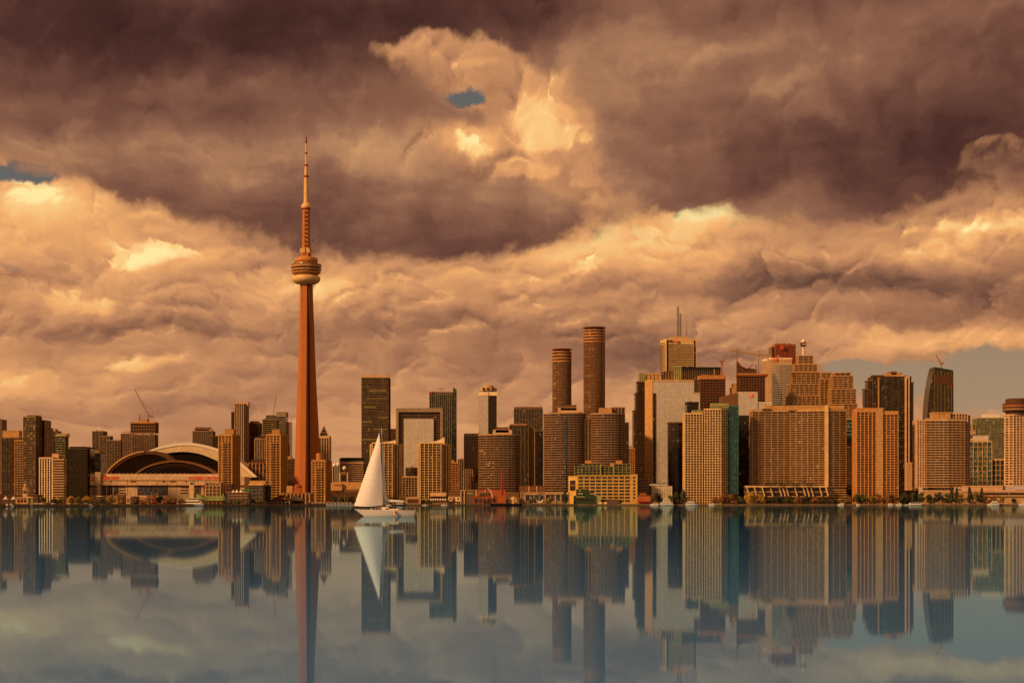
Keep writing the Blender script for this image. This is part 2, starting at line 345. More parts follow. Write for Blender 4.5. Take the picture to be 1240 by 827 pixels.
def block(root, O, D, front, top, bot=None, depth=28, off=0.0, **kw):
    """one volume of a building: glazed body, floor bands, piers, parapet. front = [(px, dy), ...] left to right, O = world place of the root"""
    st = dict(ST); st.update(kw)
    D = D+off
    fr = [(wx(px, D+dy)-O[0], D+dy-O[1]) for px, dy in front]
    if st.get('circ'):
        c_ = (fr[0][0]+fr[-1][0])/2; r_ = (fr[-1][0]-fr[0][0])/2; cy_ = fr[0][1]+r_
        poly = [(c_+r_*math.cos(2*math.pi*i/32), cy_+r_*math.sin(2*math.pi*i/32)) for i in range(32)]
    elif len(fr) == 3 and (fr[0][1] > fr[1][1] or fr[2][1] > fr[1][1]):      # a box turned corner-on
        L_, C_, R_ = map(Vector, fr); back = [(L_+R_-C_)[:]] 
        a = (R_-C_); b = (L_-C_)
        poly = [fr[0], fr[1], fr[2], back[0]]
    else:
        poly = fr + [(fr[-1][0], max(fr[-1][1], fr[0][1])+depth), (fr[0][0], max(fr[-1][1], fr[0][1])+depth)]
    z0 = GZ if bot is None else wz(bot, D); z1 = wz(top, D)
    z0 -= O[2]; z1 -= O[2]
    body = B().prism(offset(poly, -.05), z0, z1).build('glazed_body' if not st['solid'] else 'wall', (M[st['solid']] if st['solid'] else G[st['g']]), root)
    H = z1-z0; fh = st['fh']; nf = max(1, round((H-st['cap'])/fh)); fh = (H-st['cap'])/nf
    capp = B(); o1 = offset(poly, st['bo']+.12); i1 = offset(poly, -.6)
    capp.ring(o1, i1, z1-st['cap']*.9, z1+.5); capp.build('parapet', st['capm'] or st['b'], root)
    if st['bh'] > 0:
        m = B(); o_, i_ = offset(poly, st['bo']), offset(poly, -.25); st['bh'] *= .86
        for k in range(nf):
            if st['skip'] and k % st['skip'] == st['skip']-1: continue
            m.ring(o_, i_, z0+k*fh, z0+k*fh+st['bh'])
        m.build('floor_bands', st['b'], root)
    if st['ps']:
        m = B(); n = len(poly)
        for i in range(n):
            a, b = Vector(poly[i]), Vector(poly[(i+1)%n]); d = b-a; ln = d.length
            if ln < st['pw']*1.2: continue
            d.normalize(); nr = Vector((d.y,-d.x))
            if nr.y > .3: continue
            k = max(1, round(ln/st['ps'])); 
            if ln < st['ps']*.8 and i not in (0, n-3): k = 1
            for j in range(k+1):
                if j == k and (len(fr) > 4 or st.get('circ')): continue
                if st.get('circ') and i % 2: continue
                c = a+d*(ln*j/k); w = st['pw']*.42; e = max(-w, 0)
                q = [c-d*w+nr*st['po'], c+d*w+nr*st['po'], c+d*w-nr*.2, c-d*w-nr*.2]
                m.prism([(v.x, v.y) for v in q], z0, z1-st['cap']*.5)
        if m.v: m.build('piers', st['p'], root)
    return poly, z1
def tower(label, D, front, top, name='office_tower', cat='tower', group='towers of the skyline', pent=None, **kw):
    px = sum(p for p, d_ in front)/len(front)
    O = (wx(px, D), D, GZ)
    r = thing(name, label, cat, O, 0, group)
    kw2 = {k: v for k, v in kw.items()}
    block(r, O, D, front, top, **kw2)
    for q in (pent or []):           # roof rooms: px0, px1, top, bottom, material[, depth offset]
        p0, p1, tp, bt, mt = q[:5]; o_ = q[5] if len(q) > 5 else 5
        d2 = D+o_; b = B().box(wx(p0,d2)-O[0], wx(p1,d2)-O[0], o_, o_+16, wz(bt,d2)-GZ-2, wz(tp,d2)-GZ)
        e = wz(tp,d2)-GZ; b.box(wx(p0,d2)-O[0]-.3, wx(p1,d2)-O[0]+.3, o_-.3, o_+16.3, e-.05, e+.35)
        b.build('penthouse', mt, r)
    rr = random.Random(int(px*10)); fz = wz(top, D+kw.get('off', 0))-GZ; x0, x1 = wx(front[0][0],D)-O[0], wx(front[-1][0],D)-O[0]; y0 = min(d_ for p, d_ in front)
    for i in range(rr.randint(2, 4)):          # plant boxes and masts on the roof
        w_ = rr.uniform(.05, .16)*(x1-x0); xx = rr.uniform(x0+1, x1-w_-1); yy = y0+rr.uniform(6, 14)
        B().box(xx, xx+w_, yy, yy+4, fz-.5, fz+rr.uniform(.9, 2.4)).build('roof_plant', rr.choice(['grey','brown','darkgrey','beige']), r)
    if rr.random() < .45:
        xx = rr.uniform(x0+2, x1-2); B().bar((xx, y0+8, fz-.5), (xx, y0+8, fz+rr.uniform(4, 8)), .3, .15).build('antenna', 'darkgrey', r)
    return r, O
def flat(p0, p1): return [(p0,0),(p1,0)]
def rowin(root, O, D, px0, px1, py0, py1, nx, ny, fx=.7, fy=.6, mat='blue', off=-.12, name='window', sill=True):
    """individual windows, each a frame and a pane"""
    dx_, dy_ = (px1-px0)/nx, (py1-py0)/ny
    fm = pm = None
    for i in range(nx):
        for j in range(ny):
            cx, cz = wx(px0+(i+.5)*dx_, D)-O[0], wz(py0+(j+.5)*dy_, D)-O[2]
            w, h = dx_*fx*D/F*.5, dy_*fy*D/F*.5
            if fm is None:
                b = B(); t_ = .12
                b.box(-w-t_,-w,-.1,.06,-h-t_,h+t_).box(w,w+t_,-.1,.06,-h-t_,h+t_).box(-w,w,-.1,.06,h,h+t_).box(-w,w,-.1,.06,-h-t_,-h)
                fo = b.build(name, 'grey', root); fm = fo.data
                po_ = B().box(-w,w,-.04,.04,-h,h).build('pane', G[mat], fo)
            else:
                fo2 = fo.copy(); COL.objects.link(fo2); p2 = po_.copy(); COL.objects.link(p2); p2.parent = fo2; fo2.location = (cx, D-O[1]+off, cz); continue
            fo.location = (cx, D-O[1]+off, cz)
def text(root, s, h, mat, loc, name='lettering', width=None):
    cu = bpy.data.curves.new('t', 'FONT'); cu.body = s; cu.size = 1; cu.extrude = .06; cu.offset = .012
    o = bpy.data.objects.new('t', cu); COL.objects.link(o); bpy.context.view_layer.update()
    me = bpy.data.meshes.new_from_object(o.evaluated_get(bpy.context.evaluated_depsgraph_get())); bpy.data.objects.remove(o); bpy.data.curves.remove(cu)
    xs = [v.co.x for v in me.vertices]; zs = [v.co.y for v in me.vertices]
    sx = (width/(max(xs)-min(xs))) if width else h/(max(zs)-min(zs)); sz = h/(max(zs)-min(zs))
    me.transform(Matrix(((sx,0,0,0),(0,0,-1,0),(0,sz,0,0),(0,0,0,1))) @ Matrix.Translation((-min(xs),-min(zs),0)))
    me.name = name; me.materials.clear(); me.materials.append(M[mat])
    q = bpy.data.objects.new(name, me); COL.objects.link(q); q.parent = root; q.location = loc; return q

# ------------------------------------------------------------------ water, land, quay
def shore(px):   # distance of the quay edge
    pts = [(-400,1150),(0,1250),(110,1400),(300,1750),(480,1980),(700,2080),(1240,2150),(1700,2200)]
    for (a, da), (b, db) in zip(pts, pts[1:]):
        if px <= b: return da+(db-da)*(px-a)/(b-a)
    return 2200
m, nt, p = newmat('lake_water')
nt.nodes.remove(p); outn = nt.nodes['Material Output']
geo = nt.nodes.new('ShaderNodeTexCoord').outputs['Object']
def wnoise(sx, sy, det):
    mp = nt.nodes.new('ShaderNodeMapping'); mp.inputs[3].default_value = (sx, sy, 1); nt.links.new(geo, mp.inputs[0])
    return noise(nt, mp.outputs[0], 1, det, .55, dims='2D')
hgt = wnoise(.9, .35, 3)*.6 + wnoise(.05, .02, 2)*2.0
bp = nt.nodes.new('ShaderNodeBump'); bp.inputs['Strength'].default_value = .05; bp.inputs['Distance'].default_value = .02; nt.links.new(hgt.s, bp.inputs['Height'])
fr_ = nt.nodes.new('ShaderNodeFresnel'); fr_.inputs[0].default_value = 1.12; nt.links.new(bp.outputs[0], fr_.inputs['Normal'])
gl = nt.nodes.new('ShaderNodeBsdfGlossy'); gl.inputs['Color'].default_value = WATER_TINT = (.53, .80, .98, 1); gl.inputs['Roughness'].default_value = .026; nt.links.new(bp.outputs[0], gl.inputs['Normal'])
df = nt.nodes.new('ShaderNodeBsdfDiffuse'); df.inputs['Color'].default_value = (.055, .19, .52, 1)
mx = nt.nodes.new('ShaderNodeMixShader'); nt.links.new(fr_.outputs[0], mx.inputs[0]); nt.links.new(df.outputs[0], mx.inputs[1]); nt.links.new(gl.outputs[0], mx.inputs[2]); nt.links.new(mx.outputs[0], outn.inputs[0])
w = B().add([(-20000,-3000,0),(20000,-3000,0),(20000,40000,0),(-20000,40000,0)], [(0,1,2,3)]).build('water', m); tag(w, kind='structure')
M['land'] = paint('city_ground', (.10,.075,.05), .95, .3, .02, streak=False)
M['quay'] = paint('quay_stone', (.13,.10,.075), .9, .6, .08)
edge = [(wx(px, shore(px)), shore(px)) for px in (-400,0,110,300,480,700,1240,1700)]
land = B().prism(edge+[(16000,30000),(-16000,30000)], -.5, GZ).build('ground', 'land'); tag(land, kind='structure')
q = B()
for (a, b) in zip(edge, edge[1:]):
    q.prism([(a[0],a[1]-.8),(b[0],b[1]-.8),(b[0],b[1]+1.5),(a[0],a[1]+1.5)], -.4, GZ+.35)
q = q.build('quay_wall', 'quay'); tag(q, kind='structure')

# ------------------------------------------------------------------ towers
def arc(p0, p1, dep, n=10):
    c, r = (p0+p1)/2, (p1-p0)/2
    return [(c-r*math.cos(math.pi*i/n), dep*(1-math.sin(math.pi*i/n))) for i in range(n+1)]
T = tower
# --- left end
T('narrow dark glass tower cut by the left edge of the picture', 2600, flat(-34,1.3), 508, g='dark', b='brown', ps=4)
r, O = T('low brown glass apartment tower with a square tan roof room, second from the left edge', 2350, flat(2,28), 530, g='green', b='brown', p='darkbrown', bh=.7, ps=7, pent=[(3,23,521.5,530,'tan')])
block(r, O, 2350, flat(18,28), 533, off=-12, depth=10, g='bronze', b='tan', bh=.9, ps=3.5, pw=.5, p='tan')
r, O = T('tall dark brown glass tower with gold gridded left face and stepped right shoulder', 2250, [(28.5,6),(43,0),(50.5,22)], 504, g='bronze', b='olive', p='brown', bh=.6, ps=4.2, pw=.5, pent=[(33,43,503,505,'darkbrown')])
block(r, O, 2250, flat(44,54.5), 509, off=24, g='dark', b='brown', bh=.5); block(r, O, 2250, flat(48,57), 518, off=30, g='dark', b='brown', bh=.6)
T('slim green glass tower directly right of the tall dark brown one', 2480, flat(57,68), 522, g='green', b='brown', bh=.6, ps=5, pent=[(60,67,519.5,522,'beige')])
T('green glass tower with a pale flat crown behind the white striped block', 2420, [(67.5,3),(79,0),(82.5,18)], 527, g='green', b='palegreen', p='darkgrey', bh=.7, ps=5, pent=[(69,81,525,527.5,'beige')])
r, O = T('pale apartment block with white vertical stripes and plain brown side', 2150, [(48,2),(63.5,0),(77,16)], 554, g='brown', b='pink', p='white', bh=.5, ps=3.6, pw=1.1, po=.9, pent=[(63,71,549.5,555,'pink')], name='apartment_block', cat='apartment block')
block(r, O, 2150, flat(64.5,77), 556, off=-.2, depth=14, g='brown', b='beige', bh=1.7, ps=0)
T('wide green glass block with a dark right edge beside the stadium', 2320, flat(82.5,104), 543, g='green', b='palegreen', p='brown', bh=.6, ps=5.2, pent=[(84,104,541,543.5,'darkbrown')])
T('black glass slab closing the right side of the wide green block', 2330, flat(104.3,109), 542, g='dark', b='darkbrown', bh=.4, ps=0)
T('low black glass block in the gap left of the stadium arch', 2600, flat(110,122), 548, g='dark', b='darkgrey', bh=.3, ps=0, pent=[(110,120,545.5,548.5,'grey')])
r, O = T('stepped green glass towers rising behind the left stadium arch', 2720, flat(112,124.5), 522, g='green', b='taupe', p='taupe', bh=.8, ps=5)
block(r, O, 2720, flat(121,133), 528, off=-4, depth=20, g='bronze', b='taupe', p='taupe', bh=.8, ps=5); block(r, O, 2720, flat(129,145.5), 533, off=-8, depth=14, g='green', b='taupe', p='taupe', bh=.8, ps=4)
T('pale beige gridded tower left of the construction tower', 2900, flat(146.5,159.5), 525, g='bronze', b='taupe', p='taupe', bh=1.1, ps=3.6, pent=[(149,158,522.5,525,'beige')])
r, O = T('unfinished brown tower with open top floors, red hoist mast and roof crane', 2820, flat(160,187), 526, g='bronze', b='taupe', p='taupe', bh=1.0, ps=4, pent=[(171,178,508,511,'orange')])
block(r, O, 2820, flat(158.5,187.5), 511, bot=524, off=1, g='dark', b='orange', p='brown', fh=6, bh=.8, ps=4.5, pw=1.2, cap=2.5)
b_ = B(); a = lambda px, py: (wx(px,2820)-O[0], 12, wz(py,2820)-GZ)
b_.bar(a(167.3,514), a(167.3,501.5), 1.4).build('hoist_mast', 'red', r)
def jib(parent, D, O, pts, w, mat, name, y=10):
    m_ = B(); P = [(wx(px,D)-O[0], y, wz(py,D)-O[2]) for px, py in pts]
    for p_, q_ in zip(P, P[1:]):
        p_, q_ = Vector(p_), Vector(q_); ln = (q_-p_).length; n_ = max(2, int(ln/(w*1.4))); s_ = (q_-p_).normalized().cross(Vector((0,1,0)))*w*.5
        m_.bar(p_+s_, q_+s_, w*.22).bar(p_-s_, q_-s_, w*.22); m_.bar(p_+Vector((0,w*.5,0)), q_+Vector((0,w*.5,0)), w*.22)
        for i in range(n_):
            u_, v_ = p_+(q_-p_)*(i/n_), p_+(q_-p_)*((i+1)/n_); sg = 1 if i % 2 else -1
            m_.bar(u_+s_*sg, v_-s_*sg, w*.16)
    return m_.build(name, mat, parent)
def crane(label, D, mast, jibpts, counter, w=1.6, mat='cranesteel', ties=()):
    """tower crane: mast (px, top, bottom), jib and counter-jib as pixel polylines"""
    O = (wx(mast[0],D), D, wz(mast[2],D)); r = thing('tower_crane', label, 'crane', O, 0, 'cranes on the skyline')
    jib(r, D, O, [(mast[0],mast[2]),(mast[0],mast[1])], w, mat, 'mast', 0)
    jib(r, D, O, jibpts, w*.85, mat, 'jib', 0)
    if counter:
        jib(r, D, O, counter, w*.9, mat, 'counter_jib', 0)
        c = counter[-1]; B().box(wx(c[0],D)-O[0]-2, wx(c[0],D)-O[0]+2, -1.2, 1.2, wz(c[1],D)-O[2]-2.2, wz(c[1],D)-O[2]-.2).build('counterweight', mat, r)
    cx_, cz_ = wx(mast[0],D)-O[0], wz(mast[1],D)-O[2]
    cb = B().box(cx_-1.5, cx_+1.5, -1.6, 1.2, cz_-2.6, cz_).build('cab', mat, r)
    for p_, q_ in ties:
        B().bar((wx(p_[0],D)-O[0],0,wz(p_[1],D)-O[2]), (wx(q_[0],D)-O[0],0,wz(q_[1],D)-O[2]), .35).build('stay_cable', mat, r)
    return r
crane('pale slanting crane on top of the unfinished tower behind the stadium', 2835, (180,502,511), [(180,503),(163.5,472)], [(180,503),(184.5,504)], 1.5, 'cranesteel', ties=[((184.5,504),(185,497)),((185,497),(172,487))])
T('mid height brown grid tower with light crown right of the stadium roof peak', 2900, flat(233.5,257), 522, g='bronze', b='taupe', p='taupe', bh=1.0, ps=3.8, pent=[(234,256,519.5,522,'pink'),(236,254,517.5,520,'brown')])
T('small black block tucked behind the nearest gold apartment tower', 2880, flat(257.5,265), 528, g='dark', b='darkbrown', bh=.5, ps=0)

# --- three gold apartment towers by the water
def gold(label, p0, pc, p1, top, pent):
    r, O = T(label, 2200, [(p0,3),(pc,0),(p1,20)], top, name='apartment_tower', cat='apartment tower', group='gold brick apartment towers', g='brown', b='gold', p='gold', bh=1.5, bo=.25, ps=4.6, pw=1.9, po=.8, cap=2.5, pent=pent)
    D = 2200; n = int((600-top)*D/F/3.3)
    m_ = B()                                       # balcony stacks down the front
    for f_ in (.33, .68):
        cx = wx(p0+(pc-p0)*f_, D)-O[0]
        for k in range(n): m_.box(cx-1.5, cx+1.5, -2.2, .2, 3+k*3.3, 4.1+k*3.3)
    m_.build('balconies', 'tan', r); return r
gold('gold brick apartment tower standing in front of the right end of the stadium', 265, 281, 290, 526, [(272,283,520,527,'gold')])
gold('gold brick apartment tower midway between the stadium and the concrete needle tower', 323, 339.5, 347.5, 525.5, [(329.5,338.5,520,526,'gold')])
r_ = gold('shortest gold brick apartment tower with a round roof drum, right of the needle tower foot', 378, 393.5, 401, 557, [])
cD = 2210; B().lathe([(4.6,0),(4.6,8.6),(3.6,9.4)], 20).build('roof_drum', 'gold', r_, (wx(387,cD)-wx((378+393.5+401)/3,2200), 10, wz(557.5,cD)-GZ))

T('tall narrow tower with a plain light crown and pale vertical side, behind the gold towers', 2700, [(284.5,2),(295,0),(301,10)], 489, g='brown', b='taupe', p='beige', bh=1.2, ps=3.4, pw=1.1, pent=[(285,300.5,487,491,'pink')])
T('thin dark slab on the left of the light crowned narrow tower', 2730, flat(280,284.5), 499, g='dark', b='darkbrown', bh=.4, ps=0)
T('dark tower with fine vertical stripes right of the light crowned one', 2760, flat(301.5,314), 512, g='dark', b='darkbrown', p='brown', bh=.5, ps=3, pent=[(303,312,510,512,'darkbrown')])
r, O = T('broad grey office tower with horizontal bands and a dark cap, antenna above', 2820, flat(318,335), 508, g='dark', b='olive', bh=1.6, ps=0, pent=[(322,335,503,509,'darkgrey')])
block(r, O, 2820, flat(335,346), 499, off=2, g='green', b='grey', bh=1.3, ps=0, cap=9); block(r, O, 2820, flat(346,351), 511, off=6, g='brown', b='pink', bh=1.6, ps=0)
jib(r, 2820, O, [(330,503),(333.8,478)], 1.2, 'cranesteel', 'antenna', 6)
T('low grey glass office block left of the middle gold tower', 2640, flat(308.5,323.5), 531, g='bronze', b='grey', bh=.7, ps=4, pent=[(309,323,529,532,'darkbrown'),(316,321,526,530,'brown')])
T('low brown building with a pillared upper storey behind the glass quay offices', 2500, flat(301,323), 560, g='brown', b='brown', p='orange', fh=8, bh=1.2, ps=5.5, pw=1.6, name='low_building', cat='building', group='low buildings of the city', pent=[(304,322,557,560.5,'darkbrown')])
T('plain brown slab between the middle gold tower and the needle tower', 2560, flat(347,356.5), 556, g='brown', b='brown', bh=1.4, ps=0, pent=[(348,352.5,552.5,556,'tan')])

# --- tower with a glass pyramid top
r, O = T('pink stone tower with a green glass pyramid top right of the needle tower', 2800, flat(386,398.5), 528, g='dark', b='pink', p='pink', bh=.6, ps=4.4, pw=1.4, cap=4)
mk = B(); c0 = wx(392,2800)-O[0]; hw = wx(397.5,2800)-wx(392,2800); zb = wz(528,2800)-GZ; zt = wz(515.5,2800)-GZ
mk.add([(c0-hw,0,zb),(c0+hw,0,zb),(c0+hw,2*hw,zb),(c0-hw,2*hw,zb),(c0,hw,zt)], [(0,1,4),(1,2,4),(2,3,4),(3,0,4),(3,2,1,0)]).build('pyramid_roof', G['green'], r)
mk = B()
for e in ((c0-hw,0),(c0+hw,0)): mk.bar((e[0],-.1,zb), (c0,hw,zt+.5), .8)
for k in (.33,.66): mk.bar((c0-hw*(1-k),hw*k-.2,zb+(zt-zb)*k), (c0+hw*(1-k),hw*k-.2,zb+(zt-zb)*k), .6)
mk.build('roof_ribs', 'tan', r)
B().box(c0-3.6,c0+1.0,-.3,.3,wz(541,2800)-GZ,wz(531,2800)-GZ).build('recessed_panel', G['dark'], r)

# --- centre
r, O = T('very tall olive bronze glass tower behind the white sail', 2700, flat(438,470.5), 457, g='bronze', b='olive', p='darkbrown', bh=.7, ps=3.2, pw=.35, po=.4, fh=4, pent=[(438,470.5,454,458.5,'pink')], depth=40)
for i,(a_, b2, c_, d_) in enumerate([(447,468,472,474.5),(441,455,492,494),(458,470,505,507),(439,462,531,533),(444,470,482,483.4),(439,450,510,511.5),(452,469,519,520.5)]):
    B().box(wx(a_,2700)-O[0], wx(b2,2700)-O[0], -.9, -.2, wz(d_,2700)-GZ, wz(c_,2700)-GZ).build('light_panel', 'olive', r)
jib(r, 2700, O, [(452,454),(455,456.5)], 1.2, 'cranesteel', 'antenna', 8)
def whitecondo(label, p0, p1, pm, top, rtop):
    D = 2250
    r, O = T(label, D, arc(p0, p1, 12, 12), top, name='apartment_tower', cat='apartment tower', group='matching pale balconied apartment towers', g='green', b='beige', p='cream', bh=.65, bo=1.1, ps=99, pw=1.3, po=1.4, fh=3.35, depth=16)
    block(r, O, D, flat(p0+2, pm), top-2, off=-5, depth=20, g='green', b='cream', p='cream', bh=.7, bo=.4, ps=5.6, pw=1.0, po=1.1, fh=3.35)
    pts = []; 
    for k in range(9):
        u = k/8; pts.append((wx(p0+5+(pm-p0-1)*u, D)-O[0], wz(top-2.2-rtop*u*u*u-1.2*u, D)-GZ))
    pts += [(pts[-1][0], wz(top+1, D)-GZ), (pts[0][0], wz(top+1, D)-GZ)]
    B().extr(pts, 2, 14).build('curved_roof', 'white', r)
    return r, O
whitecondo('pale balconied apartment tower directly behind the sail mast', 449, 486, 475, 538, 2)
whitecondo('matching pale balconied apartment tower in front of the framed office slab', 507, 545.5, 534, 538, 5.5)
# framed slab with a big light portal
D = 2520; O = (wx(507,D), D, GZ); r = thing('office_tower', 'broad office slab framed like a portal round a flat silver glass panel', 'tower', O, 0, 'towers of the skyline')
X0, X1 = wx(479.5,D)-O[0], wx(536,D)-O[0]; ZT = wz(494,D)-GZ; fw = 3.6
B().box(X0, X0+fw, 0, 34, 0, ZT).build('frame_leg', 'grey', r); B().box(X1-fw, X1, 0, 34, 0, ZT).build('frame_leg', 'grey', r)
B().box(X0+fw, X1-fw, 0, 34, ZT-6, ZT).build('frame_beam', 'grey', r); B().box(X0+fw, X1-fw, 4, 33, 0, ZT-6).build('glazed_body', G['dark'], r)
m_ = B(); z = 3
while z < ZT-10: m_.box(X0+fw, X1-fw, 3.2, 4, z, z+1.0); z += 3.6
m_.build('floor_bands', 'brown', r)
XP0, XP1, ZP = wx(489,D)-O[0], wx(525,D)-O[0], wz(507,D)-GZ
B().box(XP0, XP1, .5, 3.1, 0, ZP).build('silver_panel', G['grey'], r)
m_ = B()
for k in range(1, 16): xx = XP0+(XP1-XP0)*k/16; m_.box(xx-.12, xx+.12, .3, .49, 0, ZP)
z = 3.6
while z < ZP: m_.box(XP0, XP1, .35, .49, z, z+.25); z += 3.8
m_.build('glazing_bars', 'silver', r)
T('stepped low brown block reflected at the foot of the silver panel', 2420, arc(491,512,8,8), 566, g='dark', b='brown', bh=.7, ps=0, name='low_building', cat='building', group='low buildings of the city')
T('low green and white glass block between the two pale matching towers', 2350, flat(484,509), 577, g='green', b='beige', bh=.7, ps=4, name='low_building', cat='building', group='low buildings of the city')
T('small brown striped tower seen between the olive tower and the framed slab', 2850, flat(470.8,480), 519.5, g='brown', b='brown', bh=1.6, ps=0)
r, O = T('tall dark green glass tower with a pointed fin on its right corner', 2850, [(520,0),(549,0)], 475, g='green', b='darkgrey', bh=.5, ps=3.4, pw=.4, fh=3.9, capm='darkgrey', cap=5)
zf = wz(468.5,2850)-GZ; xf = wx(548,2850)-O[0]; x2 = wx(552.8,2850)-O[0]
B().extr([(xf,0),(x2,0),(x2,wz(472,2850)-GZ),(xf+1.2,zf)], -1, 28).build('corner_fin', G['green'], r)
m_ = B(); z = 4
while z < zf-10: m_.box(xf, x2+.1, -1.2, -.9, z, z+.7); z += 3.9
m_.build('floor_bands', 'darkgrey', r)
lx = wx(521,2850)-O[0]; lz = wz(477.6,2850)-GZ
B().box(lx, lx+3.4, -.9, -.5, lz, lz+4.4).build('logo', 'red', r); B().box(lx+3.4, lx+6.6, -.9, -.5, lz, lz+3).build('logo', G['blue'], r)
jib(r, 2850, O, [(534.5,475),(534.5,470.5)], 1.2, 'cranesteel', 'antenna', 6); jib(r, 2850, O, [(530,471),(537.5,470)], .8, 'rust', 'antenna', 6)
T('rust brown apartment slab peeping out right of the second pale tower', 2450, flat(544,555), 560, g='brown', b='orange', p='orange', bh=1.3, ps=4.2, pent=[(546,550,557,560.5,'orange')])
T('thin brown tower in the dark gap right of the pale matching tower', 2650, flat(554.5,561.5), 556, g='dark', b='brown', bh=.8, ps=3)
T('grey brown stone block low between the thin brown tower and the curved one', 2500, flat(561.5,572), 568, g='brown', b='brown', p='pink', bh=1.1, ps=3.5)
T('dark red small block beside the curved banded tower foot', 2480, flat(571,578), 583, g='red', b='darkbrown', bh=.6, ps=3)
T('dark office tower with brown upper bands left of the white topped tower', 2700, flat(562,579.5), 527, g='dark', b='brown', p='darkbrown', bh=.9, ps=3.4, pw=.4, pent=[(562,579.5,525,528,'darkgrey')])
r, O = T('slender tower with pale left face, black right face and rounded white crown', 2800, flat(579.5,591), 475, g='grey', b='silver', bh=.6, ps=0, capm='white', cap=6, depth=22)
block(r, O, 2800, flat(591,602), 475, off=1, depth=20, g='dark', b='darkbrown', p='white', bh=.3, ps=14, pw=1.2, capm='white', cap=6)
B().lathe([(14,0),(14,4),(13,5.5),(9,6),(9,9),(8,9.5)], 24).build('crown', 'beige', r, (wx(591.5,2815)-O[0], 14, wz(473,2800)-GZ))
for k, px in enumerate((585.5,591,597)): B().box(wx(px,2800)-O[0]-2,wx(px,2800)-O[0]+2,-.5,.4,wz(472,2800)-GZ,wz(469.5,2800)-GZ).build('crown_window', G['dark'], r)
def curved(label, p0, p1, top, pent, D=2250, strip=None, dep=16, wings=()):
    r, O = T(label, D, arc(p0, p1, dep, 14), top, name='apartment_tower', cat='apartment tower', group='curved banded apartment towers', g='brown', b='curvedband', p='brown', bh=.95, bo=.9, ps=99, pw=.5, po=.5, fh=3.2, depth=14, pent=pent)
    for (a_, b2, tp) in wings: block(r, O, D, flat(a_, b2), tp, off=20, depth=14, g='brown', b='brown', bh=.9, ps=4)
    if strip:
        B().box(wx(strip[0],D)-O[0], wx(strip[1],D)-O[0], -1.6, 2, 0, wz(strip[2],D)-GZ).build('glazed_strip', G['blue'], r)
        m_ = B(); z = 3
        while z < wz(strip[2],D)-GZ: m_.box(wx(strip[0],D)-O[0]-.2, wx(strip[1],D)-O[0]+.2, -1.8, -1.5, z, z+.5); z += 3.2
        m_.build('floor_bands', 'grey', r)
    return r, O
curved('low curved banded tower left of the twin round towers, above the brick quay building', 580, 629, 526, [(597,620,520.5,526,'pink'),(600,616,517.5,522,'brown')])
T('dark tower with a pale gold corner column behind the low curved tower', 2340, flat(617,640), 515, g='green', b='darkbrown', bh=.6, ps=5, p='olive', pent=[(618,638,513.5,516,'tan')])
T('narrow olive column tower joined to the right of the dark corner tower', 2345, flat(639.5,647.5), 518.5, g='green', b='olive', p='tan', bh=1.0, ps=3)
r, O = T('square grey office tower with a dark lower front and antenna', 2520, flat(622.5,657), 495, g='bronze', b='darkgrey', p='grey', bh=.4, ps=4.4, pw=.35, fh=4, pent=[(623,657,493,495.5,'brown')])
block(r, O, 2520, flat(646.5,657.8), 521, off=-14, depth=13, g='dark', b='darkgrey', bh=.25, ps=0); jib(r, 2520, O, [(654,493),(654,489)], .8, 'rust', 'antenna')
def rnd(label, p0, p1, cap0, bandt, bandb, bot):
    D = 2620; O = (wx((p0+p1)/2,D), D, GZ); r = thing('round_tower', label, 'tower', O, 0, 'twin round glass towers')
    block(r, O, D, flat(p0, p1), bandb, circ=True, g='bronze', b='bronzeband', p='rust', bh=1.1, bo=.6, ps=99, pw=.35, po=.5, fh=3.4, cap=.5)
    block(r, O, D, flat(p0, p1), bandt-2, bot=bandb, circ=True, g='bronze', b='orange', p='rust', bh=2.4, bo=.5, ps=99, pw=.5, fh=5.2, cap=1)
    R0 = (wx(p1,D)-wx(p0,D))/2; zt = wz(bandt-2,D)-GZ
    B().lathe([(R0-3,0),(R0-3,3),(R0-2.5,3.4)], 32).build('penthouse', 'darkbrown', r, (0, R0, zt))
    B().lathe([(R0+.4,0),(R0+1.2,.5),(R0+1.2,1.3),(R0-2,1.6)], 32).build('roof_ring', 'rust', r, (0, R0, zt+3.4))
    m_ = B()
    for i in range(12):
        a = math.pi*2*i/12; m_.bar(((R0-.6)*math.cos(a),R0+(R0-.6)*math.sin(a),zt), ((R0+.6)*math.cos(a),R0+(R0+.6)*math.sin(a),zt+3.6), .6)
    m_.build('roof_struts', 'rust', r)
rnd('shorter of the two round glass towers with a gold band below the flat cap', 669.5, 692, 422.5, 427.5, 438, 500)
rnd('taller of the two round glass towers with a gold band below the flat cap', 707.5, 733, 396, 401, 414, 505)
curved('broad curved banded tower with a blue central strip below the shorter round tower', 659, 709, 500, [(676,701,494,500,'pink'),(679,698,490.5,495,'brown')], strip=(682,685.5,506))
curved('curved banded tower behind the yellow quay building, below the taller round tower', 716, 756, 500.5, [(726,741,494,501,'tan')], D=2240, wings=((740.5,756.5,493.5),(708.5,720,507)))
T('dark slab edge right of the curved tower behind the yellow quay building', 2420, flat(756.5,761.5), 512, g='dark', b='darkbrown', bh=.5, ps=0)
T('orange brown low tower left of the balconied dark tower', 2470, flat(757.5,768.5), 543, g='brown', b='orange', p='orange', bh=1.4, ps=3.2, pent=[(759,766,540,544,'tan')])

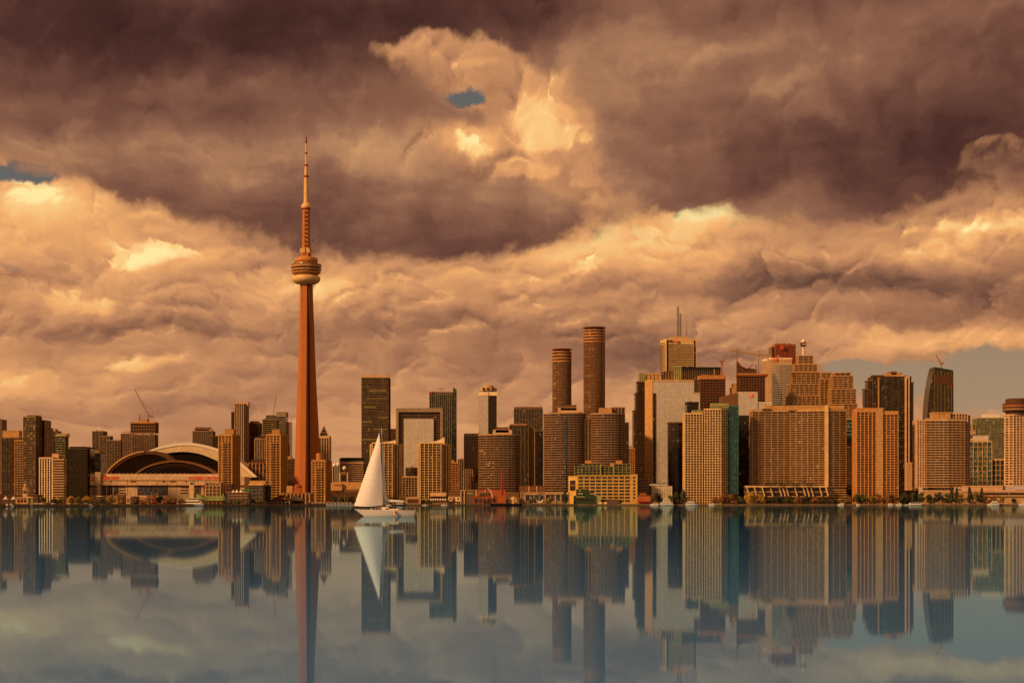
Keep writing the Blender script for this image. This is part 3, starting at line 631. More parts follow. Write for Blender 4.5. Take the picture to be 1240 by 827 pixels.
# --- right of centre
r, O = T('dark tower with jutting balconies and a pale green cap left of the big silver slab', 2560, flat(773,784.5), 462, g='dark', b='brown', bh=.8, bo=1.6, ps=0)
block(r, O, 2560, flat(775,787), 452, bot=463, off=1, g='green', b='palegreen', solid='palegreen', bh=0, ps=3, p='palegreen', pw=.3)
block(r, O, 2560, flat(770,774), 476, off=6, g='dark', b='brown', bh=.8, bo=.9, ps=0); block(r, O, 2560, flat(767,771), 497, off=9, g='brown', b='brown', bh=1, ps=0)
# white banded bank tower
D = 3000; r, O = T('white banded bank tower with roof masts and a red round emblem', D, [(800,26),(806.5,0),(843.5,6)], 410.5, g='dark', b='cream', p='white', bh=0, ps=0, cap=11, capm='cream', solid='cream')
XA, XB = wx(806.5,D)-O[0], wx(843.5,D)-O[0]
yb = lambda x: 6*(x-XA)/(XB-XA)
m_ = B()
for k in range(30):
    zc = wz(417.5+k*2.62, D)-GZ
    if zc < 20: break
    x0, x1 = XA+5.5, XB-5.5
    m_.prism([(x0,yb(x0)-.5),(x1,yb(x1)-.5),(x1,yb(x1)+1),(x0,yb(x0)+1)], zc-.95, zc+.75)
m_.build('window_bands', G['brown'], r)
m_ = B()
for a_ in (XA+1.3, XB-4.3): m_.prism([(a_,yb(a_)-.6),(a_+3,yb(a_+3)-.6),(a_+3,2+yb(a_+3)),(a_,2+yb(a_))], 0, wz(412,D)-GZ)
m_.build('corner_recess', G['dark'], r)
m_ = B(); LX, LY = wx(800,D)-O[0], 26
for k in range(48):
    zc = wz(415+k*2.62, D)-GZ
    if zc < 20: break
    p_ = lambda u: (LX+(XA-LX)*u-.25, LY+(0-LY)*u-.25)
    a_, b2 = p_(.06), p_(.94); m_.prism([a_, b2, (b2[0]+.6,b2[1]+.6), (a_[0]+.6,a_[1]+.6)], zc-.8, zc+.5)
m_.build('side_windows', G['brown'], r)
B().box(wx(812,D)-O[0], wx(834,D)-O[0], 8, 26, wz(411,D)-GZ, wz(407.2,D)-GZ).build('penthouse', 'beige', r)
text(r, 'BMO', 4.6, 'black', (wx(809.3,D)-O[0], -1.3, wz(414.7,D)-GZ), 'lettering', width=9.8)
def disc(parent, cx, y, cz, R0, mat, name, th=.3, n=20): return B().extr([(cx+R0*math.cos(-2*math.pi*i/n), cz+R0*math.sin(-2*math.pi*i/n)) for i in range(n)], y, y+th).build(name, mat, parent)
e_ = disc(r, wx(819.3,D)-O[0], -1.3, wz(412.9,D)-GZ, 2.9, 'signred', 'emblem', .8)
B().extr([(wx(819.3,D)-O[0]+a_, wz(412.9,D)-GZ+b2) for a_, b2 in ((-1.6,-1.2),(-1.6,1.4),(-1.0,1.4),(0,.2),(1.0,1.4),(1.6,1.4),(1.6,-1.2),(.9,-1.2),(.9,.3),(0,-.6),(-.9,.3),(-.9,-1.2))], -1.55, -1.31).build('emblem_sign', 'white', e_)
for px, tp, w_ in ((822,370,3.0),(825,378.5,2.6)):
    jib(r, D, O, [(px,409),(px,tp)], w_, 'darkgrey', 'antenna_mast', 14)
B().bar((wx(832.5,D)-O[0],14,wz(409,D)-GZ), (wx(832.5,D)-O[0],14,wz(395,D)-GZ), 1.1, .5).build('antenna_mast', 'darkgrey', r)
B().bar((wx(832.5,D)-O[0],14,wz(395.2,D)-GZ), (wx(832.5,D)-O[0],14,wz(381,D)-GZ), .4, .2).build('antenna_rod', 'darkgrey', r)
# silver slab
r, O = T('massive silver panelled office slab with an orange left face below the white banded tower', 2450, [(782,14),(790.5,0),(840.5,4)], 460, bot=585, g='grey', b='silver', p='silver', bh=.22, bo=.06, ps=9, pw=.2, po=.12, fh=3.9, cap=3, capm='beige', depth=30)
D = 2450
B().prism([(wx(782,D)-O[0]-.3,13.5),(wx(790.3,D)-O[0]-.3,-.5),(wx(790.3,D)-O[0]+.5,.5),(wx(782,D)-O[0]+1,15)], wz(585,D)-GZ, wz(460.5,D)-GZ).build('side_panel', 'tan', r)
B().box(wx(790.8,D)-O[0], wx(794,D)-O[0], -.6, .4, wz(585,D)-GZ, wz(476,D)-GZ).build('window_strip', G['dark'], r)
block(r, O, D, flat(838,847.5), 475.5, bot=585, off=3.5, depth=20, g='grey', b='silver', bh=.22, bo=.06, ps=0, fh=3.9, capm='beige')
block(r, O, D, flat(783,801), 452.5, bot=462, off=14, depth=14, g='brown', b='tan', solid='tan', bh=0, ps=6, p='brown'); block(r, O, D, flat(800,816), 450, bot=462, off=16, depth=14, g='brown', b='brown', bh=1, ps=4)
block(r, O, D, flat(815,825), 444.5, bot=462, off=12, depth=10, solid='palegreen', b='palegreen', bh=0, ps=3, p='olive', pw=.3)
B().box(wx(784,D)-O[0], wx(846,D)-O[0], -3, 30, 0, wz(585,D)-GZ).build('glazed_base', G['blue'], r)
B().box(wx(786,D)-O[0], wx(847,D)-O[0], -8, -3.2, wz(588,D)-GZ, wz(586,D)-GZ).build('entrance_canopy', 'silver', r)
T('black bronze flat topped slab behind the unfinished red brown tower', 2850, flat(824.5,872.5), 445, g='dark', b='darkbrown', bh=.35, ps=3.2, pw=.3, cap=9, capm='black')
r, O = T('unfinished red brown tower of open concrete floors right of the silver slab', 2680, flat(848.5,878), 459, g='dark', b='rust', p='brown', bh=.8, bo=1.3, ps=5, pw=.8, fh=4.2, cap=1)
block(r, O, 2680, flat(847,879.5), 455, bot=459, off=-1, depth=30, solid='orange', b='orange', bh=0, ps=0, capm='orange')
rr = random.Random(4); m_ = B()
for k in range(14): xx = wx(849+rr.random()*28,2680)-O[0]; m_.box(xx,xx+1.4,rr.random()*10,rr.random()*10+11,wz(456,2680)-GZ,wz(454.2-rr.random()*1.4,2680)-GZ)
m_.build('formwork', 'orangesteel', r)
B().bar((wx(866,2680)-O[0],4,wz(455,2680)-GZ), (wx(865,2680)-O[0],4,wz(447,2680)-GZ), 1.6).build('concrete_boom', 'grey', r)
crane('small orange crane with a raised short jib above the unfinished red brown tower', 2700, (874.5,440,456), [(874,440),(878,434)], [(874,440),(872.5,436.5)], 2.4, 'orangesteel')
T('curved dark tower with brown bands in front of the silver slab', 2330, arc(809.5,834,8,8), 511.5, g='dark', b='darkbrown', bh=.6, bo=.5, ps=0, depth=14)
T('small black block with a flat top behind the twin teal edged tower', 2380, flat(832,846), 487, g='dark', b='black', bh=.2, ps=0, cap=3)
# twin teal-edged tower
D = 2180
r, O = T('twin peaked cream gridded apartment tower with green roof caps and teal glass edge', D, flat(829.5,850.5), 500.5, name='apartment_tower', cat='apartment tower', group='waterfront apartment towers', g='brown', b='cream', p='cream', bh=1.0, bo=.35, ps=3.8, pw=1.0, po=.75, depth=24)
block(r, O, D, [(853,3),(873,0),(882.5,12)], 495, off=-5, g='brown', b='cream', p='cream', bh=1.0, bo=.35, ps=3.8, pw=1.0, po=.75, depth=20)
block(r, O, D, flat(850,853.5), 503, off=2, g='blue', b='brown', bh=.4, ps=0, depth=10)
block(r, O, D, flat(882.5,894), 491.5, off=4, g='teal', b='tealroof', p='tealroof', bh=.35, ps=3, pw=.3, bot=598, depth=20)
block(r, O, D, flat(868,884), 491.5, bot=496, off=6, depth=12, g='teal', b='tealroof', bh=.3, ps=0)
for a_, b2, c_, o_ in ((839,852,496.5,4),(862,883,488,3)):
    zz = wz(c_+6,D)-GZ; B().box(wx(a_,D)-O[0], wx(b2,D)-O[0], o_, o_+14, zz, wz(c_,D)-GZ).build('roof_cap', 'greenroof', r)
    B().box(wx(a_-1,D)-O[0], wx(b2+1,D)-O[0], o_-1, o_+15, wz(c_+3.5,D)-GZ, wz(c_+2.6,D)-GZ).build('roof_cap', 'tan', r)
# grey slab with logo
D = 2560
r, O = T('grey topped office slab with a red square emblem and black lower front', D, flat(894,917.5), 475, g='grey', b='silver', solid=None, bh=.3, bo=.06, ps=9, pw=.15, po=.1, fh=4.5, cap=2)
B().extr([(wx(874,D)-O[0],0),(wx(894,D)-O[0],0),(wx(894,D)-O[0],wz(475.2,D)-GZ),(wx(874,D)-O[0],wz(480,D)-GZ)], 1, 30).build('side_wing', 'brown', r)
block(r, O, D, flat(917.5,935), 487, off=1, depth=20, g='grey', b='silver', bh=.3, bo=.06, ps=9, pw=.15, fh=4.5, cap=2)
B().box(wx(894,D)-O[0]-.2, wx(935,D)-O[0], -1.4, -.5, 0, wz(503,D)-GZ).build('dark_glazing', G['dark'], r)
def emblem(r, O, D, px, py, s, y, back='signred', fg='white'):
    k = D/F; x, z = wx(px,D)-O[0], wz(py,D)-O[2]; h = s*k/2
    e = B().box(x-h,x+h,y,y+.4,z-h,z+h).build('emblem', back, r)
    b = B()
    for a_, c_, d_, f_ in ((-.6,.6,.42,.66),(-.6,-.3,.0,.42),(-.6,.6,-.12,.12),(.3,.6,-.42,.0),(-.6,.6,-.66,-.42)): b.box(x+a_*h, x+c_*h, y-.25, y-.01, z+d_*h, z+f_*h)
    b.build('emblem_sign', fg, e)
emblem(r, O, D, 909.8, 479, 4.2, -.75)
# unfinished tower 2
D = 2760
r, O = T('unfinished tower of rusty open floors with a ragged curved top under the long crane', D, flat(896.5,926), 455, g='dark', b='rust', p='brown', bh=.8, bo=1.2, ps=4.6, pw=.8, fh=4.2, cap=1.4)
block(r, O, D, flat(894,930), 452.5, bot=455.5, off=-2, depth=30, solid='rust', b='orange', bh=0, ps=0)
pts = [(893,480),(895.5,480),(897,455),(917,455),(917,447),(910,446),(903,445.5),(898,442.5),(894.5,438.5),(893,436.5)]
B().extr([(wx(a_,D)-O[0], wz(b2,D)-GZ) for a_, b2 in pts], 4, 12).build('curved_cladding', 'darkbrown', r)
m_ = B()
for p_, q_ in (((901,446),(906,446.5)),((906,446.5),(912,441)),((893.3,438),(898,443.5)),((898,443.5),(904,446)),((915.8,452),(915.8,441)),((892.8,438),(892.8,422))):
    m_.bar((wx(p_[0],D)-O[0],3,wz(p_[1],D)-GZ), (wx(q_[0],D)-O[0],3,wz(q_[1],D)-GZ), 1.2)
m_.build('steelwork', 'rust', r)
T('small bright tan stair tower left of the rusty unfinished tower', 2860, flat(886.5,897), 469, solid='tan', b='tan', bh=0, ps=0, pent=[(887.5,893,464.5,469,'tan')])
crane('long horizontal white crane over the rusty unfinished tower', 2775, (919,424,454), [(919,429.5),(883,424.3)], [(919,429.5),(933,430.5)], 3.2, 'beige', ties=[((919.5,421.5),(900,421.7)),((900,421.7),(884,424)),((919.5,421.5),(932,429.5)),((900.8,421.7),(901.5,427)),((903.5,427.5),(911,428.5))])
o_ = B(); Oc = (wx(919,2775), 2775, 0)
# red tower
D = 3020
r, O = T('deep red granite tower with a bright red emblem at the back of the cluster', D, [(939,0),(963.5,10)], 416.5, g='red', b='brick', p='brick', bh=.9, bo=.2, ps=3.6, pw=.8, po=.35, fh=3.9, cap=4, capm='brick')
block(r, O, D, flat(933.8,939.5), 419.5, off=8, g='dark', b='tan', solid=None, bh=.3, ps=99, pw=1.2, p='tan')
emblem(r, O, D, 946.8, 420.5, 4.6, -.9, 'brick', 'signred')
m_ = B().bar((wx(942,D)-O[0],6,wz(416.5,D)-GZ), (wx(942,D)-O[0],6,wz(402,D)-GZ), .7, .2).build('antenna_rod', 'steel', r)
# white tower in front
D = 2880
r, O = T('pale stone tower with an orange left face and red square emblem', D, [(923.5,40),(933.5,0),(959,3)], 433.5, solid='beige', b='beige', bh=0, ps=0, cap=2.5, capm='white')
XA, XB = wx(933.5,D)-O[0], wx(959,D)-O[0]; m_ = B(); z = 8; zT = wz(439,D)-GZ
while z < zT-4:
    m_.box(XA+2, (XA+XB)/2-.6, -.42, 1, z, z+1.5); m_.box((XA+XB)/2+.6, XB-1.2, -.42, 4.0, z, z+1.5); z += 3.7
m_.build('window_bands', G['grey'], r)
m_ = B(); z = wz(454,D)-GZ; k = 0
while z > 20:
    w_ = min(1, .28+k*.085); m_.box(XA+2, XA+2+((XB-XA)/2-2.8)*w_, -.75, -.45, z, z+2.0); z -= 3.7; k += 1
m_.build('stepped_shadow', G['dark'], r)  # stair-stepped shadow on the front face, laid on as dark glass strips
m_ = B(); P0 = Vector((wx(923.5,D+40)-O[0],40)); P1 = Vector((XA,0)); z = 10
while z < wz(438,D)-GZ:
    for j in range(5):
        a_ = P0+(P1-P0)*((j+.3)/5); b2 = P0+(P1-P0)*((j+.75)/5); m_.prism([(a_.x-.3,a_.y-.1),(b2.x-.3,b2.y-.1),(b2.x+.5,b2.y+.2),(a_.x+.5,a_.y+.2)], z, z+1.4)
    z += 3.7
m_.build('side_windows', G['bronze'], r)
emblem(r, O, D, 939.3, 435.3, 4.0, -.6)
m_ = B()
for p_, q_ in (((940,433),(943,429.5)),((943,429.5),(946,433)),((943,432),(943,429.5))): m_.bar((wx(p_[0],D)-O[0],8,wz(p_[1],D)-GZ),(wx(q_[0],D)-O[0],8,wz(q_[1],D)-GZ),.9)
m_.build('roof_frame', 'tan', r)
# stepped gold towers
def stepped(label, D, tiers, **kw):
    p0, p1, tp = tiers[0][:3]; px = (p0+p1)/2; O = (wx(px,D), D, GZ)
    r = thing('stepped_tower', label, 'tower', O, 0, 'stepped golden stone towers')
    for i, (a_, b2, tp, bt, off) in enumerate(tiers):
        block(r, O, D, [(a_, 6),((a_+b2)/2, 0),(b2, 6)] if i == 99 else flat(a_, b2), tp, bot=bt, off=off, depth=34-off, g='bronze', b='tan', p='tan', bh=1.3, bo=.6, ps=7.5, pw=1.0, po=.45, fh=3.8, cap=1.5)
    return r, O
r, O = stepped('widest stepped golden stone tower with a radio mast and lit ball on top', 2800, [(967,984.5,430.5,443,14),(962,989.5,441,452,11),(959,993,450.5,466,8),(957,996.5,465,480,5),(955.5,998,479,None,2)])
x_, y_ = wx(975.3,2800)-O[0], 20
B().lathe([(1.6,0),(1.5,wz(417,2800)-wz(431,2800))], 16).build('radio_mast', 'white', r, (x_, y_, wz(431,2800)-GZ))
B().lathe([(2.0,0),(4.8,1.2),(5.2,3.8),(4.8,6.6),(2.6,7.6)], 20).build('mast_pod', 'darkbrown', r, (x_, y_, wz(418.5,2800)-GZ))
B().lathe([(4.2,0),(4.4,1),(3.4,3),(1.2,4.6),(.3,7.2)], 20).build('mast_cap', 'white', r, (x_, y_, wz(413.2,2800)-GZ))
B().box(x_-2, x_+3.2, y_-5.3, y_-4.6, wz(416.6,2800)-GZ, wz(414.8,2800)-GZ).build('mast_window', 'yellow', r)
stepped('lower stepped golden stone tower close right of the masted one', 2790, [(995,1006.5,451,460,6),(993,1008.5,459,None,3)])
stepped('rightmost stepped golden stone tower above the big curved hotel', 2740, [(1011,1030,451,456,10),(1008.5,1033,455,472,8),(1006.5,1036.5,471,490,5),(1005.5,1038,489,None,2)])
for k, px in enumerate((1012,1018,1024,1029)): pass
# hotel
D = 2200
r, O = T('huge tan slab hotel of many window bays with a slanted column base', D, [(911,8),(957,8),(978,0),(998.5,-6),(1001.5,-6),(1024.5,2)], 495.5, bot=589, name='hotel', cat='hotel', group='waterfront hotels', g='brown', b='tan', p='tan', bh=1.0, bo=.7, ps=8.4, pw=.7, po=.5, fh=2.95, cap=3.6, depth=26)
B().box(wx(929,D)-O[0], wx(1024,D)-O[0], 10, 26, wz(496.5,D)-GZ, wz(490.5,D)-GZ).build('roof_storey', 'tan', r)
B().box(wx(955,D)-O[0], wx(1003,D)-O[0], 3, 9.9, wz(496.5,D)-GZ, wz(490.8,D)-GZ).build('roof_storey', 'tan', r)
B().box(wx(997.8,D)-O[0], wx(1001.8,D)-O[0], -8, -5.6, 0, wz(491.5,D)-GZ).build('corner_pier', 'sand', r)
block(r, O, D, [(1001.8,-4),(1024.5,3)], 589, off=-.3, depth=20, g='brown', b='sand', p='tan', bh=1.3, ps=0, fh=3.2)
block(r, O, D, flat(903,1001), 588.5, bot=601.5, off=-14, depth=16, g='brown', b='sand', p='sand', bh=.9, ps=0, fh=5, cap=1.6, bo=.6)
B().box(wx(903,D)-O[0], wx(1001,D)-O[0], -12, 0, 0, wz(601.5,D)-GZ).build('podium_base', 'darkbrown', r)
for px in (903.5,912.5,922,932,942.5,947,951,961.5,971.5,976,981,991.5,999):
    xa, xb = wx(px,D-16)-O[0], wx(px+3.2,D-16)-O[0]
    B().extr([(xa,wz(589.5,D)-GZ),(xa+1.3,wz(589.5,D)-GZ),(xb+1.3,wz(600.5,D)-GZ),(xb,wz(600.5,D)-GZ)], -17.6, -15).build('slanted_column', 'cream', r)
# right of the hotel
r, O = T('teal topped block over a dark brown grid right of the hotel', 2520, flat(1024.8,1039), 541, g='brown', b='brown', p='brown', bh=1.1, ps=4.4)
block(r, O, 2520, flat(1023,1039.5), 507, bot=531, off=3, g='teal', b='palegreen', bh=.9, ps=0, fh=6); block(r, O, 2520, flat(1024.5,1040), 530, bot=541, off=1, g='dark', b='black', bh=.2, ps=0)
r, O = T('big dark green glass tower with a cream corner stripe and stepped left shoulder', 2460, [(1057,0),(1103,3)], 456, g='green', b='darkbrown', p='brown', bh=.6, bo=.8, ps=9, pw=.6, pent=[(1073,1093,451.5,458,'tan'),(1057,1071,454.5,457,'darkbrown'),(1079,1086,450,452,'rust')])
block(r, O, 2460, flat(1051,1058), 461, off=5, depth=18, g='green', b='brown', bh=.8, bo=1.2, ps=0); block(r, O, 2460, flat(1047,1052), 471, off=8, depth=14, g='green', b='brown', bh=.8, bo=1.2, ps=0)
block(r, O, 2460, flat(1103,1106), 463, off=9, depth=18, g='dark', b='beige', bh=.9, bo=.9, ps=0)
B().box(wx(1096,2460)-O[0], wx(1101.5,2460)-O[0], -.2, 6, 0, wz(455.5,2460)-GZ).build('corner_stripe', 'pink', r); B().box(wx(1098,2460)-O[0], wx(1099.6,2460)-O[0], -.5, -.25, 0, wz(458,2460)-GZ).build('window_strip', G['dark'], r)
B().box(wx(1063,2460)-O[0], wx(1064.5,2460)-O[0], -1.3, 0, wz(520,2460)-GZ, wz(457,2460)-GZ).build('fin', 'tan', r)
D = 2180
r, O = T('orange stone apartment tower with tall pillars and a broad blank tan pier', D, flat(1037.5,1061), 496, name='apartment_tower', cat='apartment tower', group='waterfront apartment towers', g='brown', b='orange', p='orange', bh=.9, bo=.1, ps=4.7, pw=1.5, po=.9, cap=4, depth=26)
B().box(wx(1060.5,D)-O[0], wx(1069,D)-O[0], -1.6, 10, 0, wz(494,D)-GZ).build('blank_pier', 'tan', r)
block(r, O, D, flat(1069,1087.5), 498, off=.4, depth=24, g='brown', b='orange', p='orange', bh=1.1, ps=4.7, pw=1.3, cap=5)
B().box(wx(1038,D)-O[0], wx(1071,D)-O[0], 2, 20, wz(497,D)-GZ, wz(493.8,D)-GZ).build('roof_storey', 'orange', r)
# curved leaning tower
D = 2850; O = (wx(1139,D), D, GZ); r = thing('glass_tower', 'dark glass tower with a bowed left edge and slanting top, small crane above', 'tower', O, 0, 'towers of the skyline')
prof = [(1123,505),(1123,560)]; left = lambda z: None
lp = [(560,1123.2),(520,1123),(500,1123.2),(485,1124.2),(470,1126.2),(458,1128.4),(450,1130),(444.2,1131.5)]
pts = [(wx(x,D)-O[0], wz(y,D)-GZ) for y, x in lp]; pts = [(pts[0][0],0)]+pts+[(wx(1154.3,D)-O[0], wz(448.3,D)-GZ),(wx(1155.3,D)-O[0],0)]
B().extr(pts, 0, 34).build('glazed_body', G['green'], r)
import bisect
def le(py):
    for (a_, b2), (c_, d_) in zip(lp, lp[1:]):
        if a_ >= py >= c_: return b2+(d_-b2)*(a_-py)/(a_-c_)
    return 1123.2
m_ = B(); py = 600.0
while py > 451:
    m_.box(wx(le(min(560,py)),D)-O[0]-.3, wx(1155.0-(560-min(560,py))*.0055,D)-O[0]+.3, -.6, 34.4, wz(py,D)-GZ, wz(py,D)-GZ+1.0); py -= 2.55
m_.build('floor_bands', 'darkbrown', r)
m_ = B()
for px in (1131.5,1135.5,1139.5,1144,1148,1152): m_.box(wx(px,D)-O[0]-.4, wx(px,D)-O[0]+.4, -1, -.61, 0, wz(max(447+(px-1131)*.16, 444),D)-GZ-1)
m_.build('piers', 'olive', r)
B().box(wx(1132,D)-O[0], wx(1153.5,D)-O[0], -1.1, -.62, wz(465,D)-GZ, wz(455,D)-GZ).build('plant_screen', 'darkbrown', r)
B().box(wx(1149,D)-O[0], wx(1155,D)-O[0], -1.4, -1.12, wz(468.6,D)-GZ, wz(467.4,D)-GZ).build('hoist_deck', 'red', r)
crane('little tan crane leaning left on top of the bowed glass tower', 2865, (1140,440,450), [(1140,441),(1133.3,430)], [(1140,441),(1141.5,439)], 2.0, 'cranesteel')
# beige hotel
D = 2184
r, O = T('wide beige banded hotel with a tan roof storey below the bowed glass tower', D, [(1122,0),(1148,-2),(1168,4)], 507.5, bot=590, name='hotel', cat='hotel', group='waterfront hotels', g='brown', b='beige', p='bronzeband', bh=1.3, bo=.5, ps=5.5, pw=.9, po=.4, fh=3.3, cap=3, depth=26)
block(r, O, D, flat(1110.5,1122.3), 508.5, bot=590, off=4, depth=22, g='brown', b='beige', p='pink', bh=1.6, ps=3.6, pw=1.6)
block(r, O, D, flat(1129.5,1151), 499.5, bot=508, off=5, depth=16, solid='tan', b='tan', bh=0, ps=0); block(r, O, D, flat(1150.5,1171.5), 500.5, bot=512, off=9, depth=16, g='dark', b='beige', p='cream', bh=1, ps=4, pw=1.2)
block(r, O, D, flat(1168,1174.5), 503, bot=590, off=12, depth=10, g='brown', b='beige', bh=1.8, ps=3.2)
D = 2400
r, O = T('green glass tower with a bright white roof screen behind the beige hotel', D, flat(1184,1217), 506, g='mint', b='palegreen', p='olive', bh=.7, ps=5, pw=.6, depth=26)
block(r, O, D, flat(1178,1185), 513, off=3, g='green', b='palegreen', bh=.7, ps=4, depth=18)
B().box(wx(1192.5,D)-O[0], wx(1211,D)-O[0], 1, 16, wz(508,D)-GZ, wz(501.5,D)-GZ).build('roof_screen', 'boatwhite', r)
r, O = T('lower green apartment block with a white frame grid and glazed gable', 2310, flat(1173,1201), 534, bot=588, name='apartment_block', cat='apartment block', g='mint', b='cream', p='cream', bh=.6, ps=6, pw=.7, po=.8, fh=6.4, depth=20, pent=[(1179,1197,527.5,534.5,'silver'),(1171,1181,521,524,'beige')], group='waterfront apartment towers')
block(r, O, 2310, flat(1201,1216), 556, bot=588, off=2, depth=18, g='green', b='cream', p='cream', bh=.6, ps=5, pw=.7, fh=6.4)
D = 2200
r, O = T('beige brick hotel with a round revolving top cut by the right edge', D, [(1217,6),(1227,0),(1262,4)], 502, bot=588, name='hotel', cat='hotel', group='waterfront hotels', g='brown', b='beige', p='pink', bh=1.7, ps=4.4, pw=1.7, po=.45, fh=3.4, depth=26)
zz = wz(502,D)-GZ; B().lathe([(15,0),(15,3.6),(18.4,4.6),(19,6),(19,15),(15.4,15.6),(15.4,20.5),(14,21.5)], 32).build('revolving_top', 'darkbrown', r, (wx(1236,D)-O[0], 14, zz))
B().lathe([(19.3,0),(19.5,2)], 32).build('glazed_ring', 'brick', r, (wx(1236,D)-O[0], 14, zz+10.5)); B().lathe([(19.2,0),(19.3,1)], 32).build('glazed_ring', 'tan', r, (wx(1236,D)-O[0], 14, zz+6.8))
r, O = T('long low pinkish podium with terraces below the right hand hotels', 2172, flat(1118,1262), 594, solid='beige', b='pink', bh=0, ps=0, name='low_building', cat='building', group='low buildings of the city', depth=12)
block(r, O, 2172, flat(1168,1214), 588.5, bot=596, off=2, depth=10, solid='pink', b='pink', bh=0, ps=0)
B().box(wx(1190,2172)-O[0], wx(1262,2172)-O[0], -.6, .3, wz(599,2172)-GZ, wz(596.6,2172)-GZ).build('window_strip', G['dark'], r)
B().box(wx(1170,2172)-O[0], wx(1262,2172)-O[0], -2, .3, wz(600.8,2172)-GZ, wz(599.3,2172)-GZ).build('canopy', 'beige', r)
T('low brown block in the gap below the big dark green tower', 2420, flat(1104,1112), 560, g='brown', b='tan', bh=1.2, ps=4, name='low_building', cat='building', group='low buildings of the city')
T('low tan podium between the orange tower and the hotels', 2235, flat(1085,1112), 594, solid='brown', b='brown', bh=0, ps=0, name='low_building', cat='building', group='low buildings of the city', depth=14)
T('low dark brick podium between the hotel and the orange tower', 2215, flat(1024.5,1038), 592, g='dark', b='brown', bh=1.2, ps=0, fh=4, name='low_building', cat='building', group='low buildings of the city', depth=14)

# ------------------------------------------------------------------ the concrete needle tower
D = 2530; O = (wx(370.8,D), D, GZ); k = D/F
r = thing('observation_tower', 'huge orange concrete needle tower with a ringed pod and slim white mast', 'tower', O)
prof = [(608,18.3),(590,16.6),(570,15.5),(553,14.7),(530,13.9),(511,13.3),(485,11.9),(460,10.7),(430,9.6),(400,8.6),(370,7.5),(340,6.7)]
base_az = R(-100)
def ysec(py, hw):
    hw *= k; ra = hw/.93; t_ = 3.4+hw*.085; rc = 4.6+hw*.10; out = []
    for j in range(3):
        a = base_az+j*R(120); u = Vector((math.cos(a), math.sin(a))); v = Vector((-u.y, u.x)); s_ = ra if j else ra*.9
        c1_ = a-R(60)
        out += [Vector((math.cos(c1_),math.sin(c1_)))*rc*1.0, u*rc*1.05-v*t_, u*s_-v*t_*.9, u*s_+v*t_*.9, u*rc*1.05+v*t_]
    return [(v.x, v.y) for v in out]
S_v, S_f = [], []; n = 15
for i, (py, hw) in enumerate(prof):
    py2 = py; z = 0 if i == 0 else wz(py, D)-GZ; S_v += [(x, y, z) for x, y in ysec(py, hw)]
for i in range(len(prof)-1):
    for j in range(n): S_f.append((i*n+j, i*n+(j+1)%n, (i+1)*n+(j+1)%n, (i+1)*n+j))
S_f += [tuple(range(n-1,-1,-1)), tuple(range((len(prof)-1)*n, len(prof)*n))]
M['shaftconc'] = paint('needle_concrete', (.33,.12,.036), .85, .16, .05, streak=False)
B().add(S_v, S_f).build('shaft', 'shaftconc', r)
def zz(py): return wz(py, D)-GZ
m_ = B()      # dark strips that paint shade into the recesses beside the front leg
for i in range(len(prof)-1):
    (p0, h0), (p1, h1) = prof[i], prof[i+1]
    for sg, ww in ((1, 3.4), (-1, 1.5)):
        u_, v_ = Vector((math.cos(base_az), math.sin(base_az))), Vector((-math.sin(base_az), math.cos(base_az)))
        q_ = [u_*(4.6+h*k*.10)*.92+v_*sg*(3.4+h*k*.085+ww*.30) for h in (h0, h1)]
        m_.bar((q_[0].x, q_[0].y, 0 if i == 0 else zz(p0)), (q_[1].x, q_[1].y, zz(p1)), ww)
m_.build('groove_shade', 'darkbrown', r)
def ring_(name, mat, pr): return B().lathe([(h*k, zz(py)) for h, py in pr], 40).build(name, mat, r)
ring_('radome', 'podcream', [(7,344.5),(11.5,343.8),(15.2,342),(17.1,339.5),(17.3,337.5),(16.4,335.2),(14,334),(8,333.6)])
ring_('pod_soffit', 'brick', [(12.5,334.2),(14,333),(15.5,331.5),(10,331.4)])
ring_('pod_deck', 'pod', [(13,333.2),(16.2,331.8),(17.4,330.4),(17.4,329.6),(10,329.5)])
ring_('pod_window_band', G['dark'], [(10,329.7),(17.1,329.5),(17.3,328.2),(10,328.1)])
ring_('pod_deck', 'pod', [(10,328.3),(18,328.1),(18.2,326.4),(10,326.3)])
ring_('pod_window_band', G['dark'], [(10,326.5),(17.9,326.3),(18.1,324.4),(10,324.3)])
ring_('pod_deck', 'tan', [(10,324.5),(18.4,324.3),(18.5,322.6),(17.9,322.0),(10,321.9)])
ring_('upper_pod', 'podcream', [(9,322.3),(13.2,321.8),(12.4,318.2),(9,318.0)])
ring_('pod_trim', 'red', [(9,318.4),(13.4,318.2),(13.5,317.3),(9,317.2)])
ring_('pod_roof', 'pod', [(9,317.5),(13.8,317.2),(14,314),(12.8,312.6),(6,312.0)])
ring_('railing', 'tan', [(18.3,321.1),(18.4,320.7),(18.1,320.6)])
ring_('pod_window_band', G['bronze'], [(13.3,321.2),(12.9,319.4)])
B().lathe([(6.1*k, zz(312.4)), (6.0*k, zz(300))], 6).build('upper_shaft', 'towerconc', r)
m_ = B()
for i in range(6):
    a = R(-90+30+60*i); c_ = Vector((math.cos(a), math.sin(a)))*5.6*k; m_.box(c_.x-2.3, c_.x+2.3, c_.y-2.3, c_.y+2.3, zz(307), zz(301.5))
m_.build('collar_boxes', 'podcream', r)
B().lathe([(5.0*k, zz(303)), (4.4*k, zz(252.5))], 6).build('upper_shaft', 'towerconc', r)
m_ = B()
for i in range(9): z_ = zz(298-i*5); m_.box(-1.4, 1.4, -4.9*k-.2, -3.4*k, z_-1.2, z_+1.0)
m_.build('shaft_opening', 'darkbrown', r)
ring_('sky_pod', 'podcream', [(4.4,252.8),(5.6,252.2),(6.2,250.6),(6.1,249.6),(4.6,247.6),(3.4,245.8)])
